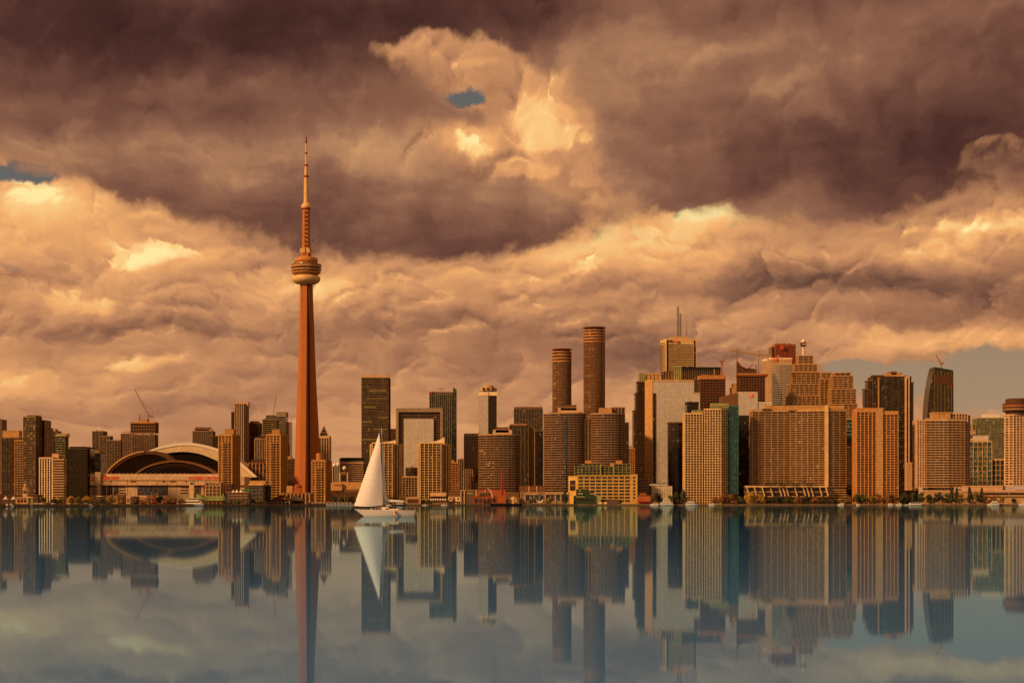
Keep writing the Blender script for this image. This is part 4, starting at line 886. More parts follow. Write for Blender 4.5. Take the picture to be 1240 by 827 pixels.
ring_('sky_pod_base', 'brick', [(4.2,254),(5.6,253.2),(5.7,252.3),(4,252.2)])
def mast(pr, mat, nm='mast_section'): return B().lathe([(h*k, zz(py)) for h, py in pr], 14).build(nm, mat, r)
mast([(3.0,246),(2.7,215)], 'podcream'); mast([(3.2,215),(3.2,213)], 'red', 'mast_band'); mast([(2.1,213),(2.0,201.5)], 'podcream'); mast([(2.4,201.5),(2.2,199.5)], 'red', 'mast_band')
mast([(1.2,199.5),(1.1,186.8)], 'podcream'); mast([(1.5,186.8),(1.5,184.8)], 'red', 'mast_band'); mast([(1.0,184.8),(.9,173.5)], 'podcream'); mast([(1.25,173.5),(1.2,171.5)], 'darkbrown', 'mast_band'); mast([(.9,171.5),(.75,166)], 'red', 'mast_tip')

# ------------------------------------------------------------------ domed stadium
D = 2420; O = (wx(200,D), D, GZ); r = thing('stadium', 'domed stadium with overlapping dark arched roof panels and a pale rear arch', 'stadium', O)
def PX(l, d=D): return [(wx(a, d)-O[0], wz(b, d)-GZ) for a, b in l]
def shell(outer, inner, y0, dep, rim, fill, bot, fillback=3.0):
    """one roof panel: a thick arched rim running back as a vault, closed by a dark end wall set back from its edge"""
    po, pi = PX(outer), PX(inner)
    B().extr(po+pi[::-1], y0, y0+dep).build('roof_panel', rim, r)
    B().extr(pi+[(pi[-1][0], bot), (pi[0][0], bot)], y0+fillback, y0+dep-1).build('panel_end_wall', fill, r)
zb = wz(573,D)-GZ
M['rearshell'] = paint('pale_roof_membrane', (.50,.45,.38), .8, .15, .08)
def arcpts(l, n=26):   # smooth curve through listed points
    out = []
    for i in range(len(l)-1):
        p0 = l[max(i-1,0)]; p1 = l[i]; p2 = l[i+1]; p3 = l[min(i+2,len(l)-1)]
        for j in range(6):
            u = j/6; out.append(tuple(.5*((2*p1[c])+(-p0[c]+p2[c])*u+(2*p0[c]-5*p1[c]+4*p2[c]-p3[c])*u*u+(-p0[c]+3*p1[c]-3*p2[c]+p3[c])*u**3) for c in (0,1)))
    return out+[l[-1]]
rearO = arcpts([(140,560),(160,549),(180,540.8),(200,536.2),(215,535),(232,536.5),(250,541),(268,549),(284,560),(303,577)])
rearI = arcpts([(150,573),(166,560),(184,549),(202,545.8),(217,545.6),(232,548),(246,553),(260,560),(272,568),(282,577)])
shell(rearO, rearI, 62, 70, 'rearshell', 'roofdark', zb, 4)
rimO = arcpts([(139,559),(160,548),(180,539.9),(200,535.3),(215,534.1),(232,535.6),(250,540.1),(268,548.1),(284,559.1),(303.6,576.5)])
rimI = arcpts([(139,560.5),(160,550),(180,542.6),(200,538.6),(215,537.4),(232,539),(250,543.6),(268,551.8),(283,562.6),(300,577)])
B().extr(PX(rimO)+PX(rimI)[::-1], 61, 64).build('roof_rim', 'boatwhite', r)
leftO = arcpts([(121.5,574),(126,567),(136,558),(148,551),(160,547),(173,545),(186,546),(196,549.5),(204,555),(210,562),(214,573)])
leftI = arcpts([(126,574),(131,567.5),(140,560.5),(150,554.5),(161,550.6),(173,549),(184,549.8),(192,552.8),(199,557.5),(204,563),(207,573)])
shell(leftO, leftI, 34, 40, 'darkbrown', 'roofdark', zb, 1.2)
l2O = arcpts([(121,574),(125.5,566.5),(135.5,557.3),(147.8,550.2),(160,546.2),(168,545)]); l2I = arcpts([(122.6,574),(127.2,567.2),(137,558.5),(148.8,551.8),(160.5,547.8),(168.2,546.5)])
B().extr(PX(l2O)+PX(l2I)[::-1], 32.5, 34).build('roof_rim', 'tan', r)
frO = arcpts([(157,577),(168,568),(182,561.5),(198,557.8),(212,557),(226,558.5),(240,562.3),(254,568.5),(266,576.5)])
frI = arcpts([(160,577.5),(170,569.6),(184,563.4),(199,560),(212,559.2),(225,560.6),(238.6,564.2),(252,570),(263,577.5)])
shell(frO, frI, 10, 30, 'brown', 'roofdark', zb, 1.5)
m_ = B(); fi = PX(frI)
for q_ in (.86, .7):       # raised seams on the front panel
    cx_ = sum(p_[0] for p_ in fi)/len(fi); a_ = [(cx_+(x-cx_)*q_, zb+(z-zb)*q_) for x, z in fi]; b2 = [(cx_+(x-cx_)*q_, zb+(z-zb)*q_-.5) for x, z in fi]
    m_.extr(a_+b2[::-1], 11.1, 11.6)
m_.build('panel_seams', 'darkbrown', r)
# walls
yw = 0
def wbox(nm, a, b, t_, bt, y0, y1, mat): return B().box(wx(a,D)-O[0], wx(b,D)-O[0], y0, y1, (wz(bt,D)-GZ if bt else 0), wz(t_,D)-GZ).build(nm, mat, r)
M['stadwall'] = paint('stadium_concrete', (.44,.36,.30), .85, .22, .06)
wbox('wall', 112, 296, 577, None, 0, 60, 'stadwall'); wbox('wall', 100, 122, 571.5, None, -3, 50, 'stadwall')
B().extr(PX([(101,572),(101,570.2),(108,570.2),(112,573.6),(121.5,573.6),(121.5,577)]), -2.6, 20).build('wall', 'stadwall', r)
wbox('parapet', 122.5, 270, 573.6, 577.5, 3, 8, 'stadwall')
wbox('ledge', 122.3, 290, 580.6, 581.4, -1.1, .2, 'beige'); wbox('ledge', 100, 296, 587.0, 587.5, -3.6, .2, 'tan')
for px in (128,133.5,138.5,143,148,153,158,163,169,175,181,187,193,199,205,211,217,222): wbox('parapet_fin', px, px+1.6, 572.4, 573.8, 3.5, 5.5, 'brown')
for px in (140,154,166,178,190,202,214,226,240,254): wbox('panel_joint', px, px+.35, 581.4, 600, -.12, .1, 'brown')
for (a_, b2) in ((118.5,121.5),(133.5,135.5),(158,164.5),(196.5,200),(206,213),(224.5,226)): wbox('vent', a_, b2, 582.3, 584, -.25, .1, 'brown')
for (a_, b2) in ((114.3,118.3),(144.5,152),(218.5,228.3)):
    for y_ in (589.3, 592.8, 596.2): wbox('louvre', a_, b2, y_, y_+1.4, -.4 if a_ > 120 else -3.5, .1, 'darkbrown')
for (a_, b2) in ((123.3,128.2),(130,136),(138,143.4),(167,178),(179,190.5),(191.8,203),(236,239.5),(240,243)):
    wd = wbox('window', a_-.25, b2+.25, 587.8, 599.4, -.3, .1, 'brown'); B().box(wx(a_,D)-O[0], wx(b2,D)-O[0], -.45, -.31, wz(599,D)-GZ, wz(588.2,D)-GZ).build('pane', G['blue'], wd)
    m_ = B(); q_ = max(1, int((b2-a_)/2.2))
    for j in range(1, q_+1): xx = wx(a_+(b2-a_)*j/(q_+1), D)-O[0]; m_.box(xx-.12, xx+.12, -.7, -.46, wz(599,D)-GZ, wz(588.2,D)-GZ)
    for y_ in (591.5, 595.2): m_.box(wx(a_,D)-O[0], wx(b2,D)-O[0], -.7, -.46, wz(y_,D)-GZ-.12, wz(y_,D)-GZ+.12)
    m_.build('glazing_bars', 'grey', wd)
text(r, 'ROGERS CENTRE', 3.9, 'signred', (wx(123,D)-O[0], -.5, wz(580.2,D)-GZ), 'lettering', width=21.0*D/F)
text(r, 'ROGERS CENTRE', 3.9, 'signred', (wx(229,D)-O[0], -.5, wz(580.2,D)-GZ), 'lettering', width=36.0*D/F)
B().lathe([(0.1,0),(1.4,.6),(2.0,2),(1.4,3.4),(.1,4)], 14).build('sculpture', 'tan', r, (wx(115,D)-O[0], -5, wz(587.5,D)-GZ))

# ------------------------------------------------------------------ waterfront buildings
M['darkgreen'] = paint('dark_green_finish', (.022,.045,.028))
LB = 'low buildings along the quay'
def low(label, px0, px1, top, off=25, mat='beige', depth=12, roof=None, name='quay_building', cat='building', bot=None, group=LB):
    """plain volume with its foot on the quay; returns root, origin, distance"""
    D = shore((px0+px1)/2)+off; O = (wx((px0+px1)/2,D), D, GZ); r = thing(name, label, cat, O, 0, group)
    z0 = 0 if bot is None else wz(bot,D)-GZ
    B().box(wx(px0,D)-O[0], wx(px1,D)-O[0], 0, depth, z0, wz(top,D)-GZ).build('wall', mat, r)
    if roof: B().box(wx(px0,D)-O[0]-.5, wx(px1,D)-O[0]+.5, -.6, depth+.5, wz(top,D)-GZ+.02, wz(top,D)-GZ+.5).build('roof', roof, r)
    return r, O, D
def pb(r, O, D, nm, a, b, t_, bt, y0, y1, mat):
    return B().box(wx(a,D)-O[0], wx(b,D)-O[0], y0, y1, (wz(bt,D)-O[2] if bt else 0), wz(t_,D)-O[2]).build(nm, M.get(mat) or G[mat] if isinstance(mat, str) else mat, r)
def gable(r, O, D, a, b, pk, ev, py, y0, y1, mat, nm='roof'):
    """pitched roof: eaves a..b at row ev, ridge pk at row py"""
    return B().extr([(wx(a,D)-O[0], wz(ev,D)-GZ), (wx(b,D)-O[0], wz(ev,D)-GZ), (wx(pk[1],D)-O[0], wz(py,D)-GZ), (wx(pk[0],D)-O[0], wz(py,D)-GZ)], y0, y1).build(nm, mat, r)
low('long dark flat roofed shed behind the little white lighthouse building', -6, 46, 599.5, 60, 'darkbrown', roof='darkgrey')
r, O, D = low('little white fireboat station with a lighthouse tower and blue clock window', 19, 34, 602.3, 10, 'beige', roof='beige', depth=9)
for a_ in (21,25,29): pb(r, O, D, 'opening', a_, a_+2.6, 604, 608, -.3, .1, 'darkbrown')
pb(r, O, D, 'tower', 26.8, 31.8, 591.5, 602, 1.5, 4.6, 'beige'); pb(r, O, D, 'tower_window', 27.6, 31, 593.8, 597, 1.1, 1.49, 'blue')
pb(r, O, D, 'canopy', 33, 40, 601.2, 602.6, -1, 6, 'cream'); pb(r, O, D, 'canopy_post', 37.5, 39.6, 602.6, None, 0, 1, 'palegreen')
cx_ = wx(29.4,D)-O[0]; B().lathe([(1.9,0),(1.9,1.0),(1.2,1.1),(1.2,2.3),(1.5,2.4),(.3,4.2)], 8).build('cupola', 'beige', r, (cx_, 3.0, wz(591.5,D)-GZ))
for a_ in (7, 16.5): 
    D = shore(a_)+30; O = (wx(a_,D), D, GZ); q = thing('tent', 'small white peaked tent on the quay, %s of the fireboat station' % ('far left' if a_ < 10 else 'just left'), 'tent', O, 0, 'white tents on the quay')
    B().lathe([(2.2,4),(.8,5.2),(.1,6.6)], 8).build('canopy', 'boatwhite', q)
    for sx in (-1.3,1.3): B().bar((sx,-1.3,0),(sx,-1.3,4.1),.12).build('pole', 'steel', q)
# kiosks in front of the stadium
for (a_, b2, tp, mt, rf, lb) in ((142,150.5,599,'brown','orange','quay kiosk with an orange canopy below the stadium windows'),(153,157.5,602,'beige','white','narrow pale ticket booth right of the orange canopied kiosk'),
        (159,166.5,601.5,'darkbrown','darkgrey','dark market shed between the booth and the tan kiosk'),(167,176,603,'tan','orange','tan kiosk with a red awning under the big stadium windows'),
        (178,187,600.5,'brick','brown','brick red quay shed left of the dark round tree'),(196,212,604,'brown','darkbrown','low brown shed behind the stern of the white tour yacht'),
        (118,122.5,601,'darkgrey','white','small dark kiosk with a white flat roof between the autumn trees')):
    r, O, D = low(lb, a_, b2, tp, 16, mt, 7, rf, 'kiosk', 'kiosk', group='kiosks on the quay')
    pb(r, O, D, 'opening', a_+1, b2-1, tp+2, 607.5, -.3, .1, 'darkbrown')
    if b2-a_ > 7: pb(r, O, D, 'awning', a_+.5, b2-.5, 607, 607.9, -2.2, -.31, 'brick' if mt in ('tan','brown') else rf)
# old silo-like tower, terminal roofs
r, O, D = low('green roofed ferry terminal with a tall pale square chimney tower', 226, 245, 604, 12, 'beige', 14)
gable(r, O, D, 221, 250, (229,240), 604.3, 598.3, -1.5, 14, 'greenroof')
pb(r, O, D, 'chimney_tower', 230, 235.2, 582.5, None, -3, 1.2, 'cream'); pb(r, O, D, 'tower_opening', 231, 234.2, 584, 586.6, -3.3, -2.9, 'darkgrey'); pb(r, O, D, 'tower_cap', 229.6, 235.6, 581.9, 582.6, -3.4, 1.6, 'palegreen')
pb(r, O, D, 'cupola', 237, 241.5, 595.5, 600, 3, 7, 'yellow'); gable(r, O, D, 236.7, 241.8, (239,239.6), 595.6, 592.6, 2.6, 7.4, 'greenroof', 'cupola_roof')
r, O, D = low('long pale green pitched roof hall over dark openings', 246, 270.5, 605.8, 14, 'darkbrown', 14)
gable(r, O, D, 244.5, 271.5, (246,270.5), 606.2, 600.3, -1.5, 14, 'greenroof'); pb(r, O, D, 'gable_fin', 269.3, 270.9, 597.5, 606, -2, -1.6, 'greenroof')
for a_ in (252,257,262,267): pb(r, O, D, 'post', a_, a_+.6, 606.3, None, -.4, -.1, 'beige')
r, O, D = low('red lattice crane sculpture rising behind the green hall', 245.7, 248, 602, 40, 'red', 2, name='red_crane', cat='crane', group=None)
jib(r, D, O, [(246.8,602),(246.8,588)], 1.6, 'red', 'mast', 1); jib(r, D, O, [(246.8,589),(249.8,582.3)], 1.2, 'red', 'jib', 1); pb(r, O, D, 'cab', 245.3, 248.6, 588, 591, -.5, 1, 'red')
r, O, D = low('white framed dark glass loft block behind the green hall', 249, 267.5, 584.5, 70, 'darkgrey', 14)
for a_ in (249,253,257.5,262.5,266.7): pb(r, O, D, 'pier', a_, a_+.9, 583.8, None, -.8, -.05, 'beige')
for y_ in (584,588,592,596): pb(r, O, D, 'floor_band', 249.2, 267.4, y_, y_+.8, -.6, -.06, 'beige')
for a_ in (254.3,259,263.6): pb(r, O, D, 'window', a_, a_+2.7, 585.6, 587.6, -.3, .05, 'grey')
r, O, D = low('dark brown lattice fronted block joined to the white framed loft', 268, 281, 585.5, 72, 'darkbrown', 14)
for y_ in (587.5,591,594.5,598): pb(r, O, D, 'floor_band', 268.2, 280.8, y_, y_+.7, -.5, -.06, 'brown')
for a_ in (270.5,274,277.5): pb(r, O, D, 'pier', a_, a_+.6, 585.6, None, -.7, -.05, 'brown')
r, O, D = low('long dark quay pavilion with three small white domes on its roof', 271, 301, 596.4, 22, 'darkgrey', 14, roof='beige')
for a_ in (281.5,286,291): B().lathe([(1.6,0),(1.3,1.1),(.6,2.2),(.05,2.7)], 12).build('roof_dome', 'boatwhite', r, (wx(a_,D)-O[0], 5, wz(595.8,D)-GZ))
pb(r, O, D, 'side_roof', 289, 302, 592.2, 594.4, 8, 14, 'tealroof')
for y_ in (599.4,602.4): pb(r, O, D, 'balcony', 277, 300, y_, y_+.7, -.8, -.05, 'beige')
for a_ in (273,278,283,288,293,298): pb(r, O, D, 'post', a_, a_+.5, 597, None, -.9, -.5, 'brown')
r, O, D = low('blue glass quay office with a pale roof storey', 301, 318.5, 587.2, 26, 'darkgrey', 16)
rowin(r, O, D, 301.5, 318, 588.5, 606, 4, 4, .72, .62, 'blue'); pb(r, O, D, 'roof_storey', 301.5, 321, 581.8, 586.2, 3, 14, 'tan'); pb(r, O, D, 'roof_edge', 300.8, 319, 586, 587.4, -1, 14.5, 'cream')
r, O, D = low('black slatted office wing right of the blue glass quay office', 318.8, 326, 587.6, 28, 'black', 15)
for a_ in (320,321.7,323.4,325): pb(r, O, D, 'fin', a_, a_+.4, 588, None, -.5, -.05, 'brown')
# needle tower foot and pavilion
r, O, D = low('low brown colonnaded block at the foot of the concrete needle tower', 340, 378, 597, 90, 'brown', 16, roof='tan')
for i in range(8): pb(r, O, D, 'column', 342+i*4.6, 343.4+i*4.6, 597.4, None, -1.2, -.1, 'tan')
for y_ in (599.5,603): pb(r, O, D, 'window_strip', 343, 377, y_, y_+1.6, -.3, -.02, 'dark')
low('plain tan box building left of the needle tower foot', 347, 354, 588, 140, 'tan', 12)
r, O, D = low('round red roofed drum building at the needle tower foot', 356, 364.5, 590.5, 120, 'brick', 8)
B().lathe([(4.4,0),(4.6,1.6),(3.4,3.4),(.4,4.6)], 18).build('round_roof', 'rust', r, (0, 4, wz(590.6,D)-GZ)); B().lathe([(3.0,0),(3.0,5.5)], 16).build('tank', 'grey', r, (wx(362,D)-O[0], -4, 0))
r, O, D = low('dark gabled boathouse restaurant with a red and white sign', 327, 352, 606.3, 8, 'darkbrown', 14)
gable(r, O, D, 325.5, 354, (340,343), 606.4, 599.2, -3.5, 14, 'darkbrown'); sg = pb(r, O, D, 'sign', 340, 347, 601.8, 604.6, -4.0, -3.55, 'red'); pb(r, O, D, 'sign_panel', 343.6, 346.8, 602.6, 604.4, -4.3, -4.02, 'beige')
for i in range(6): pb(r, O, D, 'post', 327+i*4.7, 327.6+i*4.7, 606.4, None, -3, -2.6, 'cream')
pb(r, O, D, 'railing', 327, 352, 607.6, 608.1, -3.2, -2.9, 'beige')
r, O, D = low('black hipped roof hall right of the gabled boathouse', 352.5, 367, 606, 14, 'darkbrown', 14); gable(r, O, D, 350, 369, (354,359), 606.2, 599.6, -3, 14, 'darkgrey')
# left of the sail
r, O, D = low('long tan blank walled shed left of the white sail', 401.5, 441, 583.5, 130, 'tan', 24)
pb(r, O, D, 'lower_wall', 401.5, 441, 592.6, 596.2, -1.5, -.05, 'brown'); pb(r, O, D, 'wing', 401, 414.5, 585, 594, -3.5, -.06, 'tan'); pb(r, O, D, 'vent', 405, 413.8, 586.4, 588, -3.8, -3.51, 'brown'); pb(r, O, D, 'base', 401.5, 441, 596.2, None, -1, -.04, 'darkbrown')
r, O, D = low('dark glass block with white stripes behind the tan shed', 401, 412.5, 565, 420, 'darkgrey', 18)
for a_ in (402.5,405.5,408,410.5): pb(r, O, D, 'fin', a_, a_+.6, 565.4, None, -.8, -.05, 'silver')
for i, (a_, y_) in enumerate(((405.2,563.2),(409.6,562.4),(417.2,566.8))):
    D = 2380; O = (wx(a_,D), D, GZ); q = thing('radar_dome', ['leftmost white radar ball above the dark glass block','middle white radar ball above the dark glass block','lowest white radar ball on the right above the brown framed box'][i], 'radar dome', O, 0, 'white radar balls')
    B().bar((0,0,0),(0,0,wz(y_+1,D)-GZ),1.6,n=8).build('mast', 'brown', q); B().lathe([(.1,-3.0),(1.8,-2.4),(3.0,-.6),(2.8,1.2),(1.5,2.6),(.1,3.0)], 16).build('ball', 'boatwhite', q, (0,0,wz(y_,D)-GZ))
r, O, D = low('brown framed box building under the lowest radar ball', 411, 421.5, 572.5, 300, 'brown', 16, roof='pink')
for a_ in (411,420.3): pb(r, O, D, 'pier', a_, a_+1.2, 573, None, -.8, -.05, 'pink')
pb(r, O, D, 'window', 413.5, 418.5, 575, 582, -.4, -.02, 'dark')
r, O = T('dark green roofed office block with a pinkish window grid left of the olive tower', 2560, flat(411.5,440), 560, g='dark', b='pink', p='brown', bh=1.2, ps=3.6, pw=.8, name='office_block', cat='building', pent=[(411,440,555,560.5,'darkgrey'),(413,440,554.3,555.4,'tealroof')], group='low buildings of the city')
# centre quay
for (a_, b2, tp, of, mt, rf, lb) in ((492,508,601.8,14,'beige','cream','beige boxy kiosk right of the sailboat mast foot'),(509.5,518,605,16,'olive','beige','small olive shed with pale roof right of the beige kiosk'),
     (520.5,541,600.6,40,'darkbrown',None,'flat fronted shed with a large pale sloping roof panel'),(520.8,541.5,605.4,12,'beige','boatwhite','row of white market canopies over a low stall front'),
     (543.5,557,594.5,40,'brown','darkgrey','squat grey brown block behind the two storey white house'),(612,630,603,50,'grey','beige','grey low wing behind the big white tent dome')):
    r, O, D = low(lb, a_, b2, tp, of, mt, 9, rf)
    if 'sloping' in lb: pb(r, O, D, 'roof_panel', 521, 540.5, 596.3, 600.8, -2, -.05, 'pink')
    elif of < 30: pb(r, O, D, 'opening', a_+1.2, b2-1.2, tp+2.2, 609, -.3, -.02, 'darkbrown')
    if 'canopies' in lb:
        for k in range(7): B().lathe([(1.7,0),(.9,.8),(.1,1.9)], 8).build('canopy', 'boatwhite', r, (wx(522+k*2.9,D)-O[0], -1.5, wz(605.2,D)-GZ))
r, O, D = low('two storey white house with a red brown central panel', 542.3, 557, 601.6, 10, 'white', 9, roof='cream')
for a_ in (544,553.4): w_ = pb(r, O, D, 'window', a_, a_+2.4, 602.8, 605, -.25, .02, 'dark')
pb(r, O, D, 'door_panel', 548.3, 551, 602.4, None, -.4, .02, 'brick'); pb(r, O, D, 'balcony', 542, 557.3, 606.6, 607.3, -1.2, -.05, 'brown')
for a_ in (544,546.4,553,555.2): pb(r, O, D, 'window', a_, a_+1.5, 608, 610, -.25, .02, 'dark')
r, O, D = low('cream framed open pavilion between the white house and the brick buildings', 557.5, 577, 593.8, 30, 'darkgrey', 10, roof='cream')
for a_ in (557.5,561.6,576): pb(r, O, D, 'pier', a_, a_+1.2, 594, None, -1, -.05, 'cream')
pb(r, O, D, 'glass_panel', 558.8, 561.4, 595.5, 600.5, -.4, -.02, 'green'); pb(r, O, D, 'panel', 566, 573, 596, 598.4, -.4, -.02, 'grey')
r, O, D = low('rust red brick warehouse with a grey roof, left of the red chimney', 578, 612, 592.5, 36, 'brick', 12, roof='rust'); pb(r, O, D, 'roof_panel', 581, 592, 596.4, 600.2, -1.2, -.05, 'darkgrey'); pb(r, O, D, 'pier', 587.3, 588.3, 592.8, 600, -1, -.05, 'cream')
r, O, D = low('low orange brick hall with blue windows in front of the warehouse', 571, 603, 601, 14, 'rust', 10, roof='brick')
for a_ in (574.5,579.5): pb(r, O, D, 'window', a_, a_+3.8, 603.2, 608.6, -.3, -.02, 'blue')
for a_ in (585.5,590,595): pb(r, O, D, 'window', a_, a_+3, 604, 608.6, -.3, -.02, 'dark')
pb(r, O, D, 'bay', 602.5, 612.5, 600.6, None, -2, 6, 'orangesteel'); 
r, O, D = low('tall slim red chimney on a square base', 605.5, 610.5, 600, 20, 'orangesteel', 4, name='chimney', cat='chimney', group=None)
B().bar((0,2,wz(600,D)-GZ),(wx(607.6,D)-wx(608,D),2,wz(568,D)-GZ), 3.0, 2.0, n=10).build('stack', 'red', r)
D = shore(594)+9; O = (wx(594,D), D, GZ); r = thing('pipe_arm', 'white curved loading arm arching over the brick hall', 'loading arm', O)
pts = [(590,591.5),(592.5,592.3),(594.5,594.5),(595.8,598),(596.5,603),(597.3,605)]; m_ = B()
for p_, q_ in zip(pts, pts[1:]): m_.bar((wx(p_[0],D)-O[0],0,wz(p_[1],D)-GZ),(wx(q_[0],D)-O[0],0,wz(q_[1],D)-GZ),.9,n=8)
m_.build('arm', 'boatwhite', r); B().box(wx(593,D)-O[0],wx(597.5,D)-O[0],-1,1.5,0,wz(603,D)-GZ).build('machine_house', 'darkbrown', r)
r, O, D = low('long low white framed terminal with grey windows under the curved towers', 630, 690, 596.4, 36, 'grey', 14, roof='cream')
for a_ in (630.5,635.5,646,660,672.5,679,689): pb(r, O, D, 'pier', a_, a_+.9, 596.8, None, -.9, -.05, 'beige')
for a_ in (637,642,648,654,662,667,674,680,684.5): w_ = pb(r, O, D, 'window', a_, a_+3.6, 599.5, 606, -.4, -.02, 'blue')
pb(r, O, D, 'fascia', 636, 653, 597, 599, -1.2, -.91, 'beige'); pb(r, O, D, 'fascia', 661, 690, 596.8, 598.6, -1.2, -.91, 'beige')
r, O, D = low('brown podium storey with pale frames behind the long terminal', 629, 660, 588.3, 110, 'brown', 14, roof='brown')
for a_ in (640,649.5): pb(r, O, D, 'frame', a_, a_+1.2, 588.6, None, -.9, -.05, 'pink')
pb(r, O, D, 'window_strip', 641.6, 649, 590, 594, -.4, -.02, 'brown')
r, O, D = low('brown glazed podium storey right of the pale framed one', 612, 628.5, 596, 112, 'brown', 14)
# yellow quay terminal
D = 2130; O = (wx(731,D), D, GZ); r = thing('warehouse_terminal', 'yellow stone quay terminal with a grid of windows and green glass upper floors', 'terminal building', O)
pb(r, O, D, 'wall', 699, 771.8, 575.6, None, 0, 26, 'yellow'); pb(r, O, D, 'stair_tower', 763.8, 771.9, 574.2, None, -.8, 20, 'yellow')
B().prism([(wx(689,D)-O[0],16),(wx(699,D)-O[0],0),(wx(699,D)-O[0],26),(wx(689,D)-O[0],26)], 0, wz(576.3,D)-GZ).build('side_wall', 'yellow', r)
B().prism([(wx(690.6,D)-O[0],13.2),(wx(697,D)-O[0],3.0),(wx(697.4,D)-O[0],3.3),(wx(691,D)-O[0],13.5)], wz(594,D)-GZ, wz(581.5,D)-GZ).build('side_window', G['bronze'], r)
pb(r, O, D, 'cornice', 698.6, 764, 575.2, 576.1, -.7, -.02, 'yellow')
rowin(r, O, D, 699.9, 763.3, 576.4, 608.3, 9, 8, .78, .55, 'green'); rowin(r, O, D, 766, 769.8, 576.4, 604.5, 1, 7, .6, .5, 'dark', off=-.9)
def glz(a, b, t_, bt, y0, y1, g='green'):
    pb(r, O, D, 'upper_storey', a, b, t_, bt, y0, y1, g); m_ = B(); z1_, z0_ = wz(t_,D)-GZ, wz(bt,D)-GZ; xa, xb = wx(a,D)-O[0], wx(b,D)-O[0]; z_ = z0_
    while z_ < z1_+.2: m_.box(xa-.1, xb+.1, y0-.5, y1+.1, z_, z_+.45); z_ += 3.5
    n_ = max(2, int((xb-xa)/4.2))
    for i in range(n_+1): xx = xa+(xb-xa)*i/n_; m_.box(xx-.25, xx+.25, y0-.65, y0-.1, z0_, z1_)
    m_.build('storey_frame', 'palegreen', r)
glz(696, 727, 563.5, 575.3, 2, 20); glz(703, 727, 561, 563.6, 4, 18); glz(727.2, 742.8, 564.5, 575.3, 4, 20); glz(743.8, 763.5, 561.2, 575.3, 2, 20)
pb(r, O, D, 'corner_mullion', 726.6, 727.9, 562, 575.4, 1, 3, 'palegreen'); pb(r, O, D, 'corner_mullion', 742.6, 743.9, 561, 575.4, 1, 3, 'palegreen')
pb(r, O, D, 'penthouse', 709, 716.5, 557.4, 561, 6, 16, 'orange'); pb(r, O, D, 'penthouse', 746.6, 754, 557.2, 561.3, 6, 16, 'orange'); pb(r, O, D, 'penthouse', 739.5, 743.6, 560.6, 564.6, 8, 14, 'orange')
r, O, D = low('small stepped green glass cafe in front of the yellow terminal', 695, 722, 600, 6, 'darkgreen', 12)
pb(r, O, D, 'upper_step', 698, 713, 592.2, 600.1, 1, 10, 'darkgreen'); pb(r, O, D, 'upper_step', 713, 719.5, 594.5, 600.1, 1, 10, 'darkgreen'); pb(r, O, D, 'wing', 721.5, 727.5, 600.5, None, .5, 9, 'greenroof')
for (a_, b2, t_, bt) in ((700,706,596.8,598.6),(714.2,720,597,598.8),(697.5,708,600.8,602),(701,704,593.6,594.8)): pb(r, O, D, 'window', a_, b2, t_, bt, -.4, 1.1, 'palegreen')
for a_ in (699,704,709,714): pb(r, O, D, 'window', a_, a_+3.4, 603.4, 606, -.3, -.02, 'dark')
r, O, D = low('dark green awning fronted ground floor shops under the yellow terminal', 728, 750, 605, 8, 'darkgrey', 9, roof='olive')
for k, a_ in enumerate((727.5,733.5)):
    D = shore(a_)+4; O = (wx(a_,D), D, GZ); q = thing('umbrella_tent', 'rounded cream tent on the quay, %s of the pair below the yellow terminal' % ('left' if k == 0 else 'right'), 'tent', O, 0, 'rounded tents on the quay')
    B().lathe([(2.9,0),(2.7,1.5),(1.8,2.6),(.1,3.2)], 14).build('canopy', 'cream', q)
r, O, D = low('glass fronted low block between the yellow terminal and the silver slab', 772.5, 786, 578.5, 60, 'darkgrey', 14)
for y_ in (580,583.6,587.2,590.8,594.4): pb(r, O, D, 'floor_band', 773, 786, y_, y_+.7, -.5, -.04, 'grey')
r, O, D = low('rust roofed restaurant row with a red awning right of the yellow terminal', 773, 788, 600, 12, 'brick', 10, roof='rust'); pb(r, O, D, 'awning', 773, 787, 606.6, 607.8, -2.5, -.05, 'red'); pb(r, O, D, 'roof_step', 775, 783, 596.6, 600.1, 2, 8, 'rust')
r, O, D = low('pale ribbed wall at the foot of the silver slab behind the yachts', 789, 814, 588.5, 60, 'silver', 12)
for i in range(12): pb(r, O, D, 'rib', 790+i*2, 790.3+i*2, 589, None, -.3, -.02, 'grey')
# big white tent dome and Y-shaped sail canopy
D = shore(622)+8; O = (wx(622,D), D, GZ); r = thing('tent_dome', 'big cream ribbed dome tent behind the dark ship', 'tent', O)
B().lathe([(7.0,0),(6.6,3),(5.2,6),(3,8.4),(1,9.6),(.1,9.8)], 16).build('canopy', 'cream', r); m_ = B()
for i in range(8):
    a = 2*math.pi*i/8+.2; pp = [(7.1,0),(6.7,3),(5.3,6.1),(3,8.5),(.3,9.9)]
    for p_, q_ in zip(pp, pp[1:]): m_.bar((p_[0]*math.cos(a),p_[0]*math.sin(a),p_[1]),(q_[0]*math.cos(a),q_[0]*math.sin(a),q_[1]),.35)
m_.build('ribs', 'brown', r)
D = shore(653)+6; O = (wx(653.3,D), D, GZ); r = thing('sail_canopy', 'white upturned canopy between two round trees', 'canopy', O)
B().extr([(-4.8,5.6),(-3.6,5.4),(-1.2,3.6),(0,3.3),(1.2,3.6),(3.6,5.6),(4.6,6.0),(4.2,4.6),(2.6,2.6),(1.6,1.6),(-1.6,1.6),(-2.6,2.6),(-4.4,4.6)], -2, 2).build('canopy', 'boatwhite', r); B().box(-1.4,1.4,-1,1,0,1.7).build('base', 'cream', r)
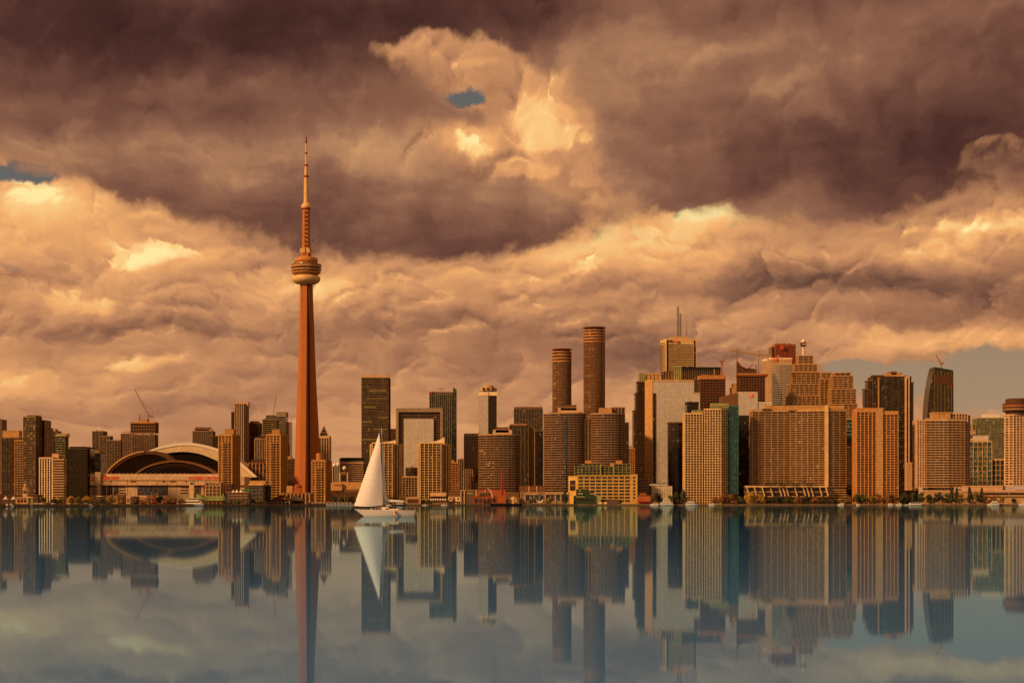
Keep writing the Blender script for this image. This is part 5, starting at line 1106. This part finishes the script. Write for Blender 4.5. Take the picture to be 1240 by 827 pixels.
# stone ring sculpture on the right quay
D = shore(908)+5; O = (wx(908,D), D, GZ); r = thing('sculpture', 'round pinkish stone disc sculpture split by a dark slit', 'sculpture', O)
R_ = 4.3; m_ = B(); 
for sg in (-1, 1):
    pts = [(sg*(.5+0), -R_*.98+R_)] ; pts = [(sg*max(.5, R_*math.cos(a)), R_+R_*math.sin(a)) for a in [R(-83+166*i/12) for i in range(13)]]
    B().extr([(sg*.5, pts[0][1])]+pts[1:-1]+[(sg*.5, pts[-1][1])], -.8, .8).build('half_disc', 'pink', r)
B().box(-5,5,-1,1,0,.35).build('plinth', 'beige', r)

# ------------------------------------------------------------------ trees
def crown_mesh(kind, seed, conic=False):
    rr = random.Random(seed); b = B(); nc = 24
    cl = []
    for i in range(nc):
        a = rr.random()*6.283; u = rr.random()
        if conic: h = 2+8*u; R0 = (1-u)*2.6+.3; c = (math.cos(a)*R0*.6*rr.random(), math.sin(a)*R0*.6*rr.random(), h); s_ = .7+R0*.4
        else:
            q = rr.random()**.5*3.4; h = 1.9+rr.random()*6.2*(1-(q/4.6)**2); c = (math.cos(a)*q, math.sin(a)*q, h); s_ = 1.0+rr.random()*.9
        cl.append((c, s_))
    for c, s_ in cl:
        for k in range(78):
            v = Vector((rr.gauss(0,1), rr.gauss(0,1), rr.gauss(0,.8))).normalized()*s_*(.55+.5*rr.random())
            p = Vector(c)+v; n = (v.normalized()+Vector((rr.uniform(-.7,.7), rr.uniform(-.7,.7), rr.uniform(-.3,.9)))).normalized(); u_ = n.orthogonal().normalized(); w_ = n.cross(u_); z = .20+.24*rr.random()
            a = rr.random()*3; u2 = u_*math.cos(a)+w_*math.sin(a); w2 = n.cross(u2)
            b.add([p-u2*z, p-w2*z*.7, p+u2*z, p+w2*z*.7], [(0,1,2,3)])
    return b
def trunk_mesh(seed):
    rr = random.Random(seed); b = B(); b.bar((0,0,0),(.1,0,3.6),.55,.38,n=7)
    for i in range(5):
        a = i*1.26+rr.random(); b.bar((.05,0,2.6+.2*i),(math.cos(a)*2.2,math.sin(a)*2.2,5.4+rr.random()*1.4),.26,.08,n=5)
    return b
CR = {}
trunks = []
KN = dict(green='green leaved', olive='yellow green', autumn='rusty brown', gold='golden yellow', dark='dark green')
def tree(px, w, top, kind, label, off=8, conic=False, base=None, seed=None):
    D = shore(px)+off; sd_ = (seed if seed is not None else int(px)) % 3; key = (kind, sd_, conic)
    O = (wx(px,D), D, GZ if base is None else wz(base,D)); r = thing('conifer' if conic else 'broadleaf_tree', label, 'tree', O, (int(px*7) % 6), 'trees along the quay')
    if key not in CR: 
        o = crown_mesh(kind, sd_*7+3+(50 if conic else 0), conic).build('crown', L[kind], r); CR[key] = o.data
        tr = trunk_mesh(sd_).build('trunk', 'bark', r); CR[key+('t',)] = tr.data
    else:
        for nm, me in (('crown', CR[key]), ('trunk', CR[key+('t',)])): c = bpy.data.objects.new(nm, me); COL.objects.link(c); c.parent = r
    wm, hm = w*D/F, wz(top,D)-O[2]; r.scale = (wm/(6.2 if conic else 9.2), wm/(6.2 if conic else 9.2), hm/(10.6 if conic else 9.6))
TR = [
 (52,11,598.5,'olive','yellow green tree right of the fireboat station'),(66,9,601,'green','low green tree at the foot of the white striped block'),(75,12,599,'olive','first of the yellowing quay trees, before the green glass block'),
 (85,13,597.8,'gold','tallest golden tree in the row before the green glass block'),(95,11,599,'olive','yellowing tree under the right end of the green glass block'),(105,13,598,'gold','golden brown tree under the left corner of the stadium'),
 (113,9,599.5,'autumn','rusty tree just left of the dark kiosk'),(125,9,601,'green','small green tree right of the dark kiosk'),(134.5,13,596.6,'gold','broad golden tree below the left stadium sign'),
 (193,12,596,'dark','dark round tree below the right end of the big stadium windows'),(204.5,8,600.5,'autumn','small rusty tree right of the dark round one'),(219,9,601,'autumn','rusty tree behind the tour yacht wheelhouse'),
 (278,9,604,'green','low green shrub left end of the domed pavilion'),(289,10,604.6,'green','low green shrub in the middle of the domed pavilion'),(306,9,603,'green','small green tree before the blue glass office'),(314,12,603.6,'olive','olive shrub before the black slatted wing'),(322,8,605,'green','low shrub at the right foot of the black slatted wing'),
 (404,10,597.6,'dark','dark tree under the left end of the tan shed'),(414,12,598.4,'green','green tree under the middle of the tan shed'),(425,12,598,'dark','dark tree under the tan shed beside the white sail'),
 (470,9,599.6,'autumn','rusty tree seen just right of the sail'),(478,9,598.6,'dark','dark tree behind the moored motor yacht'),(486,9,600,'autumn','brown tree right of the moored motor yacht'),(519.2,5,603,'green','thin green tree left of the market canopies'),(541.5,4,594.5,'dark','dark narrow tree between the sloping roof shed and the white house'),
 (645,11,601.3,'green','left of two round trees before the long terminal'),(664.5,12,600,'olive','right of two round trees before the long terminal'),
 (751,7,603.5,'dark','small dark tree below the right end of the yellow terminal'),
 (795.5,15,593.4,'dark','dark round tree behind the double decked yacht'),(812,10,597,'green','green tree between the two white yachts'),(820,12,591.5,'dark','dark tree left of the tallest one by the cream gridded tower'),(826.5,10,588.3,'green','tallest tree beside the cream gridded tower foot'),
 (866,11,599.5,'autumn','rusty tree at the right foot of the cream gridded tower'),(876,13,596,'autumn','tall rusty tree before the twin peaked tower'),(886,14,595.2,'autumn','widest rusty tree below the teal glass edge'),(896,10,598,'green','green tree between the rusty and the golden trees'),
 (907,20,592.5,'gold','big golden tree behind the round stone sculpture'),(920,17,594.5,'gold','golden tree right of the round stone sculpture'),(933,12,600.5,'dark','first dark tree under the slanted hotel columns'),(942,13,597.6,'dark','dark tree under the slanted columns, left part'),
 (954,12,600.6,'green','green tree under the middle slanted columns'),(966,12,600,'autumn','brown tree under the slanted columns, right part'),(976,13,598.4,'dark','dark tree under the right slanted columns'),(987,12,600.2,'autumn','brown tree at the end of the slanted columns'),(998,12,600.4,'dark','dark tree under the hotel corner pier'),
 (1009,10,602,'dark','dark shrub below the right hotel wing'),(1018,10,601,'gold','small golden tree below the right hotel wing'),(1028,10,597,'autumn','rusty tree right of the huge tan hotel'),
 (1038,14,595,'green','green tree at the left foot of the orange pillared tower'),(1047,12,596,'green','green tree below the pillars of the orange tower'),(1056,11,597.6,'olive','olive tree below the blank tan pier'),(1064,12,594.5,'autumn','rusty tree below the blank tan pier'),(1075,14,593,'autumn','broad rusty tree right foot of the orange tower'),
 (1084,12,595.5,'autumn','brown tree below the corner of the big dark tower'),(1095,14,592.4,'dark','dark tree below the big dark green tower'),(1105,13,591.6,'dark','tall dark tree right of the big dark green tower'),(1115,12,592.6,'green','green tree at the left end of the pink podium'),
 (1126,12,595,'dark','dark tree below the left part of the beige hotel'),(1137,15,592.8,'dark','broad dark tree below the middle of the beige hotel'),(1148,13,594,'green','green tree left of the two pointed ones'),
 (1163,12,595,'olive','olive tree between the pointed conifers'),(1182,13,591.2,'olive','olive tree below the white framed apartment block'),(1192,13,595,'autumn','rusty tree above the moored cabin cruiser'),(1203,11,598,'autumn','brown tree right of the rusty one by the cabin cruiser'),(1213,9,599,'autumn','small brown tree before the podium terrace'),
 (1228,9,601,'dark','dark shrub near the right edge of the quay'),
]
for q in TR: tree(*q)
for q in [(684,10,592.6,'dark','pointed dark conifer right end of the long terminal'),(1152.5,10,588.6,'dark','left of two pointed conifers before the beige hotel'),(1158.5,9,589.6,'dark','second pointed conifer close beside the first before the beige hotel'),(1174,10,588.6,'dark','pointed conifer below the lower green apartment block'),(1189,8,589.4,'dark','thin conifer at the end of the pink podium step')]:
    tree(*q, conic=True)

def hedge(px0, px1, top, bot, D, kind, label, depth=5):
    O = (wx((px0+px1)/2,D), D, wz(bot,D)); rr = random.Random(int(px0)); b = B(); W = wx(px1,D)-wx(px0,D); H = wz(top,D)-O[2]
    for k in range(int(W*26)):
        x = rr.uniform(-W/2, W/2); e = .65+.35*math.sin(x*.35+px0)+.15*math.sin(x*1.3); p = Vector((x, rr.uniform(-depth/2, depth/2), rr.random()**.7*H*max(.4, min(1, e))))
        n = Vector((rr.uniform(-1,1), rr.uniform(-1,.2), rr.uniform(-.2,1))).normalized(); u = n.orthogonal().normalized(); w_ = n.cross(u); z = .25+.3*rr.random(); b.add([p-u*z, p-w_*z, p+u*z, p+w_*z], [(0,1,2,3)])
    o = b.build('shrubbery', L[kind], None, O); tag(o, label, 'shrubbery', kind='stuff')
hedge(925, 986, 581.8, 588.4, 2178, 'dark', 'dark roof garden shrubs over the slanted hotel columns')
hedge(1025, 1040, 583, 591, 2208, 'dark', 'dark shrubs on the brick podium right of the hotel')
hedge(930, 1030, 604, 610, shore(980)+14, 'dark', 'dark undergrowth along the quay below the huge hotel')
hedge(1030, 1196, 602, 610, shore(1110)+16, 'dark', 'dark undergrowth along the right hand quay')
hedge(868, 902, 603, 610, shore(885)+14, 'autumn', 'rusty undergrowth below the teal edged tower')
hedge(60, 136, 604.5, 610, shore(98)+14, 'dark', 'dark undergrowth beneath the golden trees on the left')
hedge(800, 830, 602, 610, shore(815)+16, 'dark', 'dark undergrowth behind the white yachts')

# ------------------------------------------------------------------ boats
def hull_mesh(Ln, bm_, fb, draft=.3, rake=.9, sheer=.25, stern=.75, n=14):
    """lofted hull, bow at -x"""
    b = B(); m = 9; vs = []
    for i in range(n+1):
        u = i/n; w = (math.sin(min(1, u/.55)*math.pi/2)**.8)*(1-(1-stern)*max(0,(u-.55)/.45)**2); w = max(w, .02)
        zt = fb*(1+sheer*(1-u)**2*1.2); zb_ = -draft*min(1, .25+u*3)
        for j in range(m):
            v = j/(m-1)*2-1; s_ = math.copysign(abs(v)**.75, v); d_ = abs(v)**2.6
            z = zb_+(zt-zb_)*d_; xr = -Ln/2+u*Ln+rake*(1-(z-zb_)/(zt-zb_))*(1-u)**1.5-(.35*rake*(1-(z-zb_)/(zt-zb_))*u**4)
            vs.append((xr, bm_/2*w*s_, z))
    fs = [(i*m+j, (i+1)*m+j, (i+1)*m+j+1, i*m+j+1) for i in range(n) for j in range(m-1)]
    fs += [tuple(n*m+j for j in range(m))] + [(i*m, i*m+m-1, (i+1)*m+m-1, (i+1)*m) for i in range(n)]
    b.add(vs, fs); b.sm = True; return b
def yacht(label, px0, px1, flip=False, decks=2, hullmat='boatwhite', off=-7, fb=None, name='motor_yacht', bimini=None):
    pxc = (px0+px1)/2; D = shore(pxc)+off; Ln = wx(px1,D)-wx(px0,D); s = Ln/14; O = (wx(pxc,D), D, 0); r = thing(name, label, 'boat', O, math.pi if flip else 0, 'boats moored along the quay')
    fb = fb or 1.5*s**.5; hull_mesh(Ln, Ln*.28, fb, rake=1.6*s).build('hull', hullmat, r)
    z = fb+.05; x0, x1 = -Ln*.22, Ln*.42; w = Ln*.10
    for d_ in range(decks):
        h = 1.9*s**.45; sl = h*.7
        c = B(); c.add([(x0,-w,z),(x1,-w,z),(x1,w,z),(x0,w,z),(x0+sl,-w*.9,z+h),(x1-.1,-w*.9,z+h),(x1-.1,w*.9,z+h),(x0+sl,w*.9,z+h)], [(0,3,2,1),(4,5,6,7),(0,1,5,4),(1,2,6,5),(2,3,7,6),(3,0,4,7)])
        cb = c.build('cabin' if d_ == 0 else 'flybridge', 'boatwhite', r)
        B().box(x0+sl*.9, x1-.6, -w-.05, w+.05, z+h*.42, z+h*.8).build('cabin_windows', G['dark'], cb)
        B().box(x0+sl*.7, x1+.3, -w*1.02, w*1.02, z+h, z+h+.14).build('deck_edge', 'boatwhite', cb)
        z += h+.16; x0 += Ln*.12; x1 -= Ln*.10; w *= .82
    B().bar((x0+(x1-x0)*.5,0,z-.1),(x0+(x1-x0)*.6,0,z+1.6*s**.5),.16,.08).build('radar_mast', 'boatwhite', r)
    if bimini: B().box(x0-.5, x1+Ln*.12, -w*1.2, w*1.2, z+.7, z+.85).build('canopy', bimini, r)
    return r
yacht('long white tour yacht moored before the green roofed terminal', 211.5, 247, False, 2, off=-8, fb=2.2, name='tour_yacht')
yacht('double decked white yacht below the dark round tree right of the yellow terminal', 793, 816, False, 3, off=-6)
yacht('white yacht at the foot of the cream gridded tower', 829.5, 847, True, 2, off=-6)
yacht('small dark hulled boat left of the double decked white yacht', 786.5, 797, False, 1, off=-9)
yacht('small pale boat right of the white yacht by the cream gridded tower', 858, 867, True, 1, off=-5)
yacht('little white launch with a blue canopy below the hotel wing', 1014, 1022, False, 1, off=-5, bimini='tealroof')
yacht('small white cruiser below the green trees of the orange tower', 1036.5, 1042, True, 1, off=-5)
yacht('low white cruiser left of the long barge pair', 1075, 1083, True, 1, off=-5)
yacht('low pale cruiser right beside the other one before the rusty trees', 1084, 1092, False, 1, off=-5)
yacht('long low white cruiser below the tall dark trees', 1094, 1117, False, 1, off=-5, fb=1.2)
yacht('white cabin cruiser with a raised bridge near the right edge', 1194.5, 1210, False, 2, off=-5)
yacht('second cabin cruiser right behind the first near the right edge', 1208, 1219, True, 1, off=2)
yacht('white boat with a blue striped canopy cut by the right edge', 1233, 1247, False, 2, off=-5, bimini='boatwhite')
yacht('white motor cruiser moored right of the sailboat mast', 478.5, 493, True, 2, 'bluehull', off=-10)
yacht('small pale cruiser moored below the tan shed left of the sail', 406, 418, False, 1, off=-8)
yacht('white launch at the left quay below the low black shed', 11, 17, True, 1, off=-5)
yacht('red and white launch at the far left quay', 4.5, 10, False, 1, 'red', off=-4)
yacht('small white launch below the fireboat station canopy', 35, 40, True, 1, off=-5)
yacht('white launch below the stadium corner', 107, 113, True, 1, off=-4)
yacht('red launch below the dark stadium kiosk', 119, 124, False, 1, 'red', off=-4)
yacht('orange decked launch before the golden tree of the stadium', 129, 138, True, 1, 'orangesteel', off=-4)
# restaurant boat with pink canopy
D = shore(396)-8; O = (wx(396,D), D, 0); r = thing('restaurant_boat', 'long white restaurant boat under a pink red canopy left of the sail', 'boat', O, 0, 'boats moored along the quay')
Ln = wx(429,D)-wx(364,D); hull_mesh(Ln, 6, 1.4, rake=4, sheer=.5).build('hull', 'boatwhite', r)
B().box(-Ln*.34, Ln*.44, -2.2, 2.2, 1.4, 3.2).build('cabin', 'darkbrown', r); B().box(-Ln*.38, Ln*.46, -2.6, 2.6, 3.2, 3.5).build('upper_deck', 'boatwhite', r); B().box(-Ln*.22, Ln*.14, -2.4, 2.4, 4.9, 5.3).build('canopy', 'red', r)
m_ = B()
for i in range(12): xx = -Ln*.34+Ln*.78*i/11; m_.box(xx-.2, xx+.2, -2.5, -2.2, 1.4, 3.2)
m_.build('cabin_frames', 'boatwhite', r)
for i in range(5): xx = -Ln*.2+Ln*.32*i/4; B().bar((xx,-2.2,3.4),(xx,-2.2,4.9),.16).build('canopy_post', 'boatwhite', r)
B().bar((wx(392.6,D)-O[0],0,3),(wx(392.6,D)-O[0],0,wz(597.3,D)),.45,.3).build('mast', 'cream', r)
# small moored sailing boats: bare masts
for i, (px, tp, of) in enumerate(((147,601,-5),(154.5,598.8,-6),(157.5,600.5,-5),(161.5,602.5,-5),(184,595.5,-5),(416.6,599.5,-6),(470.6,588.5,-9),(515,602,-5),(538,603,-5))):
    D = shore(px)+of; O = (wx(px,D), D, 0)
    lb = ['leftmost bare mast yacht before the orange canopied kiosk','tall masted yacht before the pale ticket booth','second bare mast close right of the ticket booth','short masted yacht before the dark market shed','single thin mast left of the dark round tree',
          'bare mast yacht below the tan shed left of the sail','tall thin bare mast just right of the white sail','small bare mast yacht right of the beige kiosk','bare mast yacht before the market canopies'][i]
    q = thing('moored_sailboat', lb, 'boat', O, math.pi*(i % 2), 'moored sailing boats with bare masts'); Lq = 6.5+(i % 3)
    hull_mesh(Lq, Lq*.3, .8, rake=.8).build('hull', 'boatwhite', q); B().box(-1.2,1.3,-.6,.6,.8,1.3).build('cabin', 'cream', q)
    B().bar((-.4,0,.9),(-.4,0,wz(tp,D)),.26,.16,n=6).build('mast', 'cream', q); B().bar((-.4,0,1.9),(2.6,0,1.9),.22,n=6).build('boom', 'cream', q)
# dark ship
D = shore(610)-8; O = (wx(609,D), D, 0); r = thing('old_ship', 'long black hulled ship with one bare mast before the brick buildings', 'ship', O)
Ln = wx(633,D)-wx(585.5,D); hull_mesh(Ln, 8, 2.2, rake=2.5, sheer=.35).build('hull', 'black', r)
B().box(-Ln*.3, Ln*.0, -2, 2, 2.2, 4.0).build('deckhouse', 'rust', r); B().box(Ln*.3, Ln*.42, -1.8, 1.8, 2.2, 3.6).build('deckhouse', 'brown', r)
xm = wx(622.5,D)-O[0]; B().bar((xm,0,2),(xm,0,wz(582.5,D)),.8,.4,n=8).build('mast', 'brown', r); m_ = B()
for sx in (-7,7): m_.bar((xm+sx,0,2.4),(xm,0,wz(586,D)),.12)
m_.build('rigging', 'darkgrey', r)
# parked cars on the quay
def car(px, colr, label):
    D = shore(px)+5; O = (wx(px,D), D, GZ+.02); r = thing('parked_car', label, 'car', O, 0, 'cars parked on the quay')
    B().extr([(-2.2,.35),(2.2,.35),(2.25,.8),(1.9,.95),(-2.0,.95),(-2.2,.8)], -.85, .85).build('body', colr, r); B().extr([(-1.5,.94),(1.5,.94),(.95,1.45),(-.9,1.45)], -.75, .75).build('windows', G['dark'], r); B().extr([(-1.0,1.43),(1.02,1.43),(.9,1.52),(-.85,1.52)], -.76, .76).build('roof', colr, r)
    for sx in (-1.4,1.4): 
        for sy in (-.86,.66): disc(r, sx, sy, .33, .33, 'black', 'wheel', .2, 12)
for i, px in enumerate((44,49.5,58,62,70.5,77,83,91.5,99,103,189,293,303)):
    c_ = ('boatwhite','boatwhite','yellow','boatwhite','silver','red','boatwhite','yellow','boatwhite','silver','red','boatwhite','grey')[i]
    nm_ = {'boatwhite':'white','silver':'silver','yellow':'yellow','red':'red','grey':'grey'}[c_]
    wh = ('right of the fireboat station','before the first yellow green tree','left of the white striped block foot','under the white striped block','before the low green tree','before the yellowing trees','left of the tallest golden tree','right of the tallest golden tree','nearest the stadium corner, left one','nearest the stadium corner, right one','beside the dark round tree','before the domed pavilion','before the blue glass office')[i]
    car(px, c_, 'small %s car parked on the quay %s' % (nm_, wh))

# ------------------------------------------------------------------ the sailing yacht in front
D = 272.0; O = (wx(466.5,D), D, 0); r = thing('sailboat', 'cream hulled sailing yacht under one big white sail on the open water', 'sailboat', O)
def lx(px): return wx(px,D)-O[0]
def P3(px, py, y=0): return (lx(px), y, wz(py,D))
Ln = lx(503.3)-lx(428.8); b_ = hull_mesh(Ln, 2.9, .98, draft=.45, rake=1.7, sheer=.16, stern=.55, n=28)
h = b_.build('hull', 'boatwhite', r)

m_ = B(); m_.add([(lx(447.5),-.75,.98),(lx(471),-.85,.98),(lx(471),.85,.98),(lx(447.5),.75,.98),(lx(449.5),-.6,1.42),(lx(470.5),-.75,1.52),(lx(470.5),.75,1.52),(lx(449.5),.6,1.42)], [(0,3,2,1),(4,5,6,7),(0,1,5,4),(1,2,6,5),(2,3,7,6),(3,0,4,7)])
cb = m_.build('cabin', 'boatwhite', r)
for a_ in (451.5,455.5,459.5,467.5): B().box(lx(a_), lx(a_)+.34, -.9, -.6, 1.14, 1.30).build('porthole', G['dark'], cb)
B().box(lx(471.5), lx(483), -.95, .95, .98, 1.22).build('cockpit_coaming', 'boatwhite', r); B().box(lx(474), lx(482), -.7, .7, 1.18, 1.235).build('cockpit_floor', 'tan', r)
B().box(lx(471), lx(475), -.8, .8, 1.5, 1.62).build('spray_hood', 'shirt', r)
mastx = 462.6
B().bar(P3(mastx,617.5), P3(mastx-.3,518.5), .20,.13,n=8).build('mast', 'silver', r)
m_ = B(); m_.bar(P3(mastx,606.8), P3(491.5,607.4), .14,n=8); m_.build('boom', 'silver', r)
m_ = B(); pts = [(464.6,601,.16),(466,603.6,.22),(468.5,605.8,.26),(473,606.6,.24),(481,606.8,.2),(489,607,.14)]
for p_, q_ in zip(pts, pts[1:]): m_.bar(P3(p_[0],p_[1]), P3(q_[0],q_[1]), p_[2]*2, q_[2]*2, n=10)
m_.build('furled_mainsail', 'sail', r)
def sailgrid(name, luff, leech, nu, nv, belly, y0, y1, foot=0.0):
    """cloth between two edges (pixel polylines, foot to head), with belly towards the viewer"""
    def at(l, u):
        x = u*(len(l)-1); i = min(int(x), len(l)-2); f_ = x-i; return tuple(l[i][c]+(l[i+1][c]-l[i][c])*f_ for c in (0,1))
    vs = []; 
    for side in (0, 1):
        for i in range(nu+1):
            u = i/nu; a, b2 = at(luff, u), at(leech, u)
            for j in range(nv+1):
                v = j/nv; p = P3(a[0]+(b2[0]-a[0])*v, a[1]+(b2[1]-a[1])*v, 0)
                y = y0+(y1-y0)*v-belly*math.sin(math.pi*v**.8)*(1-u)**.6*(.4+.6*math.sin(math.pi*(u*.8+.15)))
                vs.append((p[0], y+side*.03, p[2]-foot*math.sin(math.pi*v)*(1-u)**6))
    N = (nu+1)*(nv+1); q = lambda i, j: i*(nv+1)+j
    fs = [(q(i,j), q(i,j+1), q(i+1,j+1), q(i+1,j)) for i in range(nu) for j in range(nv)]; fs += [tuple(N+k for k in f[::-1]) for f in fs]
    edge_ = [q(0,j) for j in range(nv)]+[q(i,nv) for i in range(nu)]+[q(nu,j) for j in range(nv,0,-1)]+[q(i,0) for i in range(nu,0,-1)]
    fs += [(edge_[k], edge_[(k+1)%len(edge_)], N+edge_[(k+1)%len(edge_)], N+edge_[k]) for k in range(len(edge_))]
    b = B().add(vs, fs); b.sm = True; return b.build(name, 'sail', r)
g_ = sailgrid('genoa_sail', [(428.8,612.2),(444,569),(459.3,524.5)], [(463.6,611.6),(464.2,600),(463.6,585),(462.3,566),(461.0,548),(459.8,524.5)], 24, 14, 1.1, -.2, -.9, .16)
sailgrid('mainsail', [(462.9,611),(462.6,570),(462.4,527)], [(469.3,610.5),(466.6,590),(465.2,565),(462.6,527)], 16, 4, .15, .05, .5)
B().box(lx(430.9), lx(431.5), -.42, -.30, wz(607.3,D), wz(606.3,D)).build('sail_mark', 'shirt', g_)
m_ = B(); m_.bar(P3(429,616.2), P3(460.5,521), .03); m_.bar(P3(503,617), P3(462.4,519), .022); m_.bar(P3(463,616.5,-1.2), P3(462.6,560,-.6), .022); m_.bar(P3(462.6,560,-.6), P3(462.4,522), .022); m_.bar(P3(462.5,560,-.6), P3(462.5,560,.6), .05)
m_.build('rigging', 'steel', r)
m_ = B()
for px in (430,436,442,449,456,470,477,484,491,498,502): m_.bar((lx(px),-.2-1.1*math.sin(min(1,(px-428)/40)*1.57),wz(617,D)-.1),(lx(px),-.2-1.1*math.sin(min(1,(px-428)/40)*1.57),wz(617,D)+.55),.035)
prev = None
for px in range(430,504,6):
    c = (lx(px),-.2-1.1*math.sin(min(1,(px-428)/40)*1.57),wz(617,D)+.53)
    if prev: m_.bar(prev, c, .025)
    prev = c
m_.build('guard_rail', 'steel', r)
B().lathe([(.05,-.4),(.14,-.3),(.16,0),(.14,.3),(.05,.4)], 10).build('fender', 'cream', r, (lx(478.8),-1.52,.55))
m_ = B(); m_.bar(P3(503,617), P3(505.2,611.6), .04); fl = m_.build('flag_staff', 'steel', r)
fv = []; nF = 8
for s_ in (0,1):
    for i in range(nF+1):
        for j in (0,1): fv.append((lx(505.2)+.04-.5*i/nF+.0, .07*math.sin(i*1.1)+s_*.012, wz(612,D)-.05-.38*j-.12*i/nF))
Nn = 2*(nF+1); ff = [(2*i,2*i+1,2*i+3,2*i+2) for i in range(nF)]+[(Nn+2*i+2,Nn+2*i+3,Nn+2*i+1,Nn+2*i) for i in range(nF)]
ff += [(2*i,2*i+2,Nn+2*i+2,Nn+2*i) for i in range(nF)]+[(2*i+3,2*i+1,Nn+2*i+1,Nn+2*i+3) for i in range(nF)]+[(1,0,Nn,Nn+1),(2*nF,2*nF+1,Nn+2*nF+1,Nn+2*nF)]
B().add(fv, ff).build('flag', 'red', fl)
# crew: skinned figure, sitting in the cockpit facing the bow (-x)
def sitter(label, px, y, face):
    J = {'hip':(0,0,.12),'chest':(-.03,0,.42),'neck':(-.04,0,.62),'head':(-.06,0,.70),'crown':(-.055,0,.86)}
    me = bpy.data.meshes.new('person'); names = list(J); vs = [J[n_] for n_ in names]; es = [(0,1),(1,2),(2,3),(3,4)]; rad = [.15,.16,.06,.085,.075]
    def chain(start, pts):
        p = start
        for c, rd in pts: vs.append(c); rad.append(rd); es.append((p, len(vs)-1)); p = len(vs)-1
        return p
    for s_ in (-1, 1):
        chain(0, [((-.12,.10*s_,.10),.085),((-.46,.13*s_,.12),.062),((-.50,.13*s_,-.28),.045),((-.62,.13*s_,-.32),.035)])
        e = chain(1, [((-.02,.18*s_,.54),.06),((-.10,.25*s_,.30),.045),((-.34,.20*s_,.24),.034)])
        chain(e, [((-.42,.19*s_,.24),.026)])
    me.from_pydata(vs, es, []); o = bpy.data.objects.new('person', me); COL.objects.link(o)
    md = o.modifiers.new('s', 'SKIN'); sk = me.skin_vertices[0] if me.skin_vertices else None
    if sk is None: 
        bmx = bmesh.new(); bmx.from_mesh(me); bmx.verts.layers.skin.verify(); bmx.to_mesh(me); bmx.free(); sk = me.skin_vertices[0]
    for i, rd in enumerate(rad): sk.data[i].radius = (rd, rd); sk.data[i].use_root = (i == 0)
    sb = o.modifiers.new('b', 'SUBSURF'); sb.levels = 2; sb.render_levels = 2
    bpy.context.view_layer.update(); nm = bpy.data.meshes.new_from_object(o.evaluated_get(bpy.context.evaluated_depsgraph_get()))
    bpy.data.objects.remove(o); nm.name = 'person'; nm.materials.clear(); nm.materials.append(M['skin']); nm.materials.append(M['shirt'])
    for p in nm.polygons: p.use_smooth = True; c = p.center; p.material_index = 0 if (c.z > .61 or (c.x < -.3 and c.z > .17 and abs(c.y) > .15)) else 1
    q = bpy.data.objects.new('person', nm); COL.objects.link(q); q.location = (wx(px,D), D+y, 1.32); q.rotation_euler = (0,0,face); tag(q, label, 'person')
    b = B(); b.lathe([(.098,-.03),(.104,.03),(.085,.09),(.03,.125)], 14); hh = b.build('hair', 'darkbrown', q, (-.045,0,.80))
    for s_ in (-1,1): disc(q, 0, 0, 0, .011, 'black', 'eye', .01, 8).location = (-.135, .032*s_, .785)
    return q
sitter('person in dark clothes sitting in the yacht cockpit facing the bow', 477.6, -.45, 0)
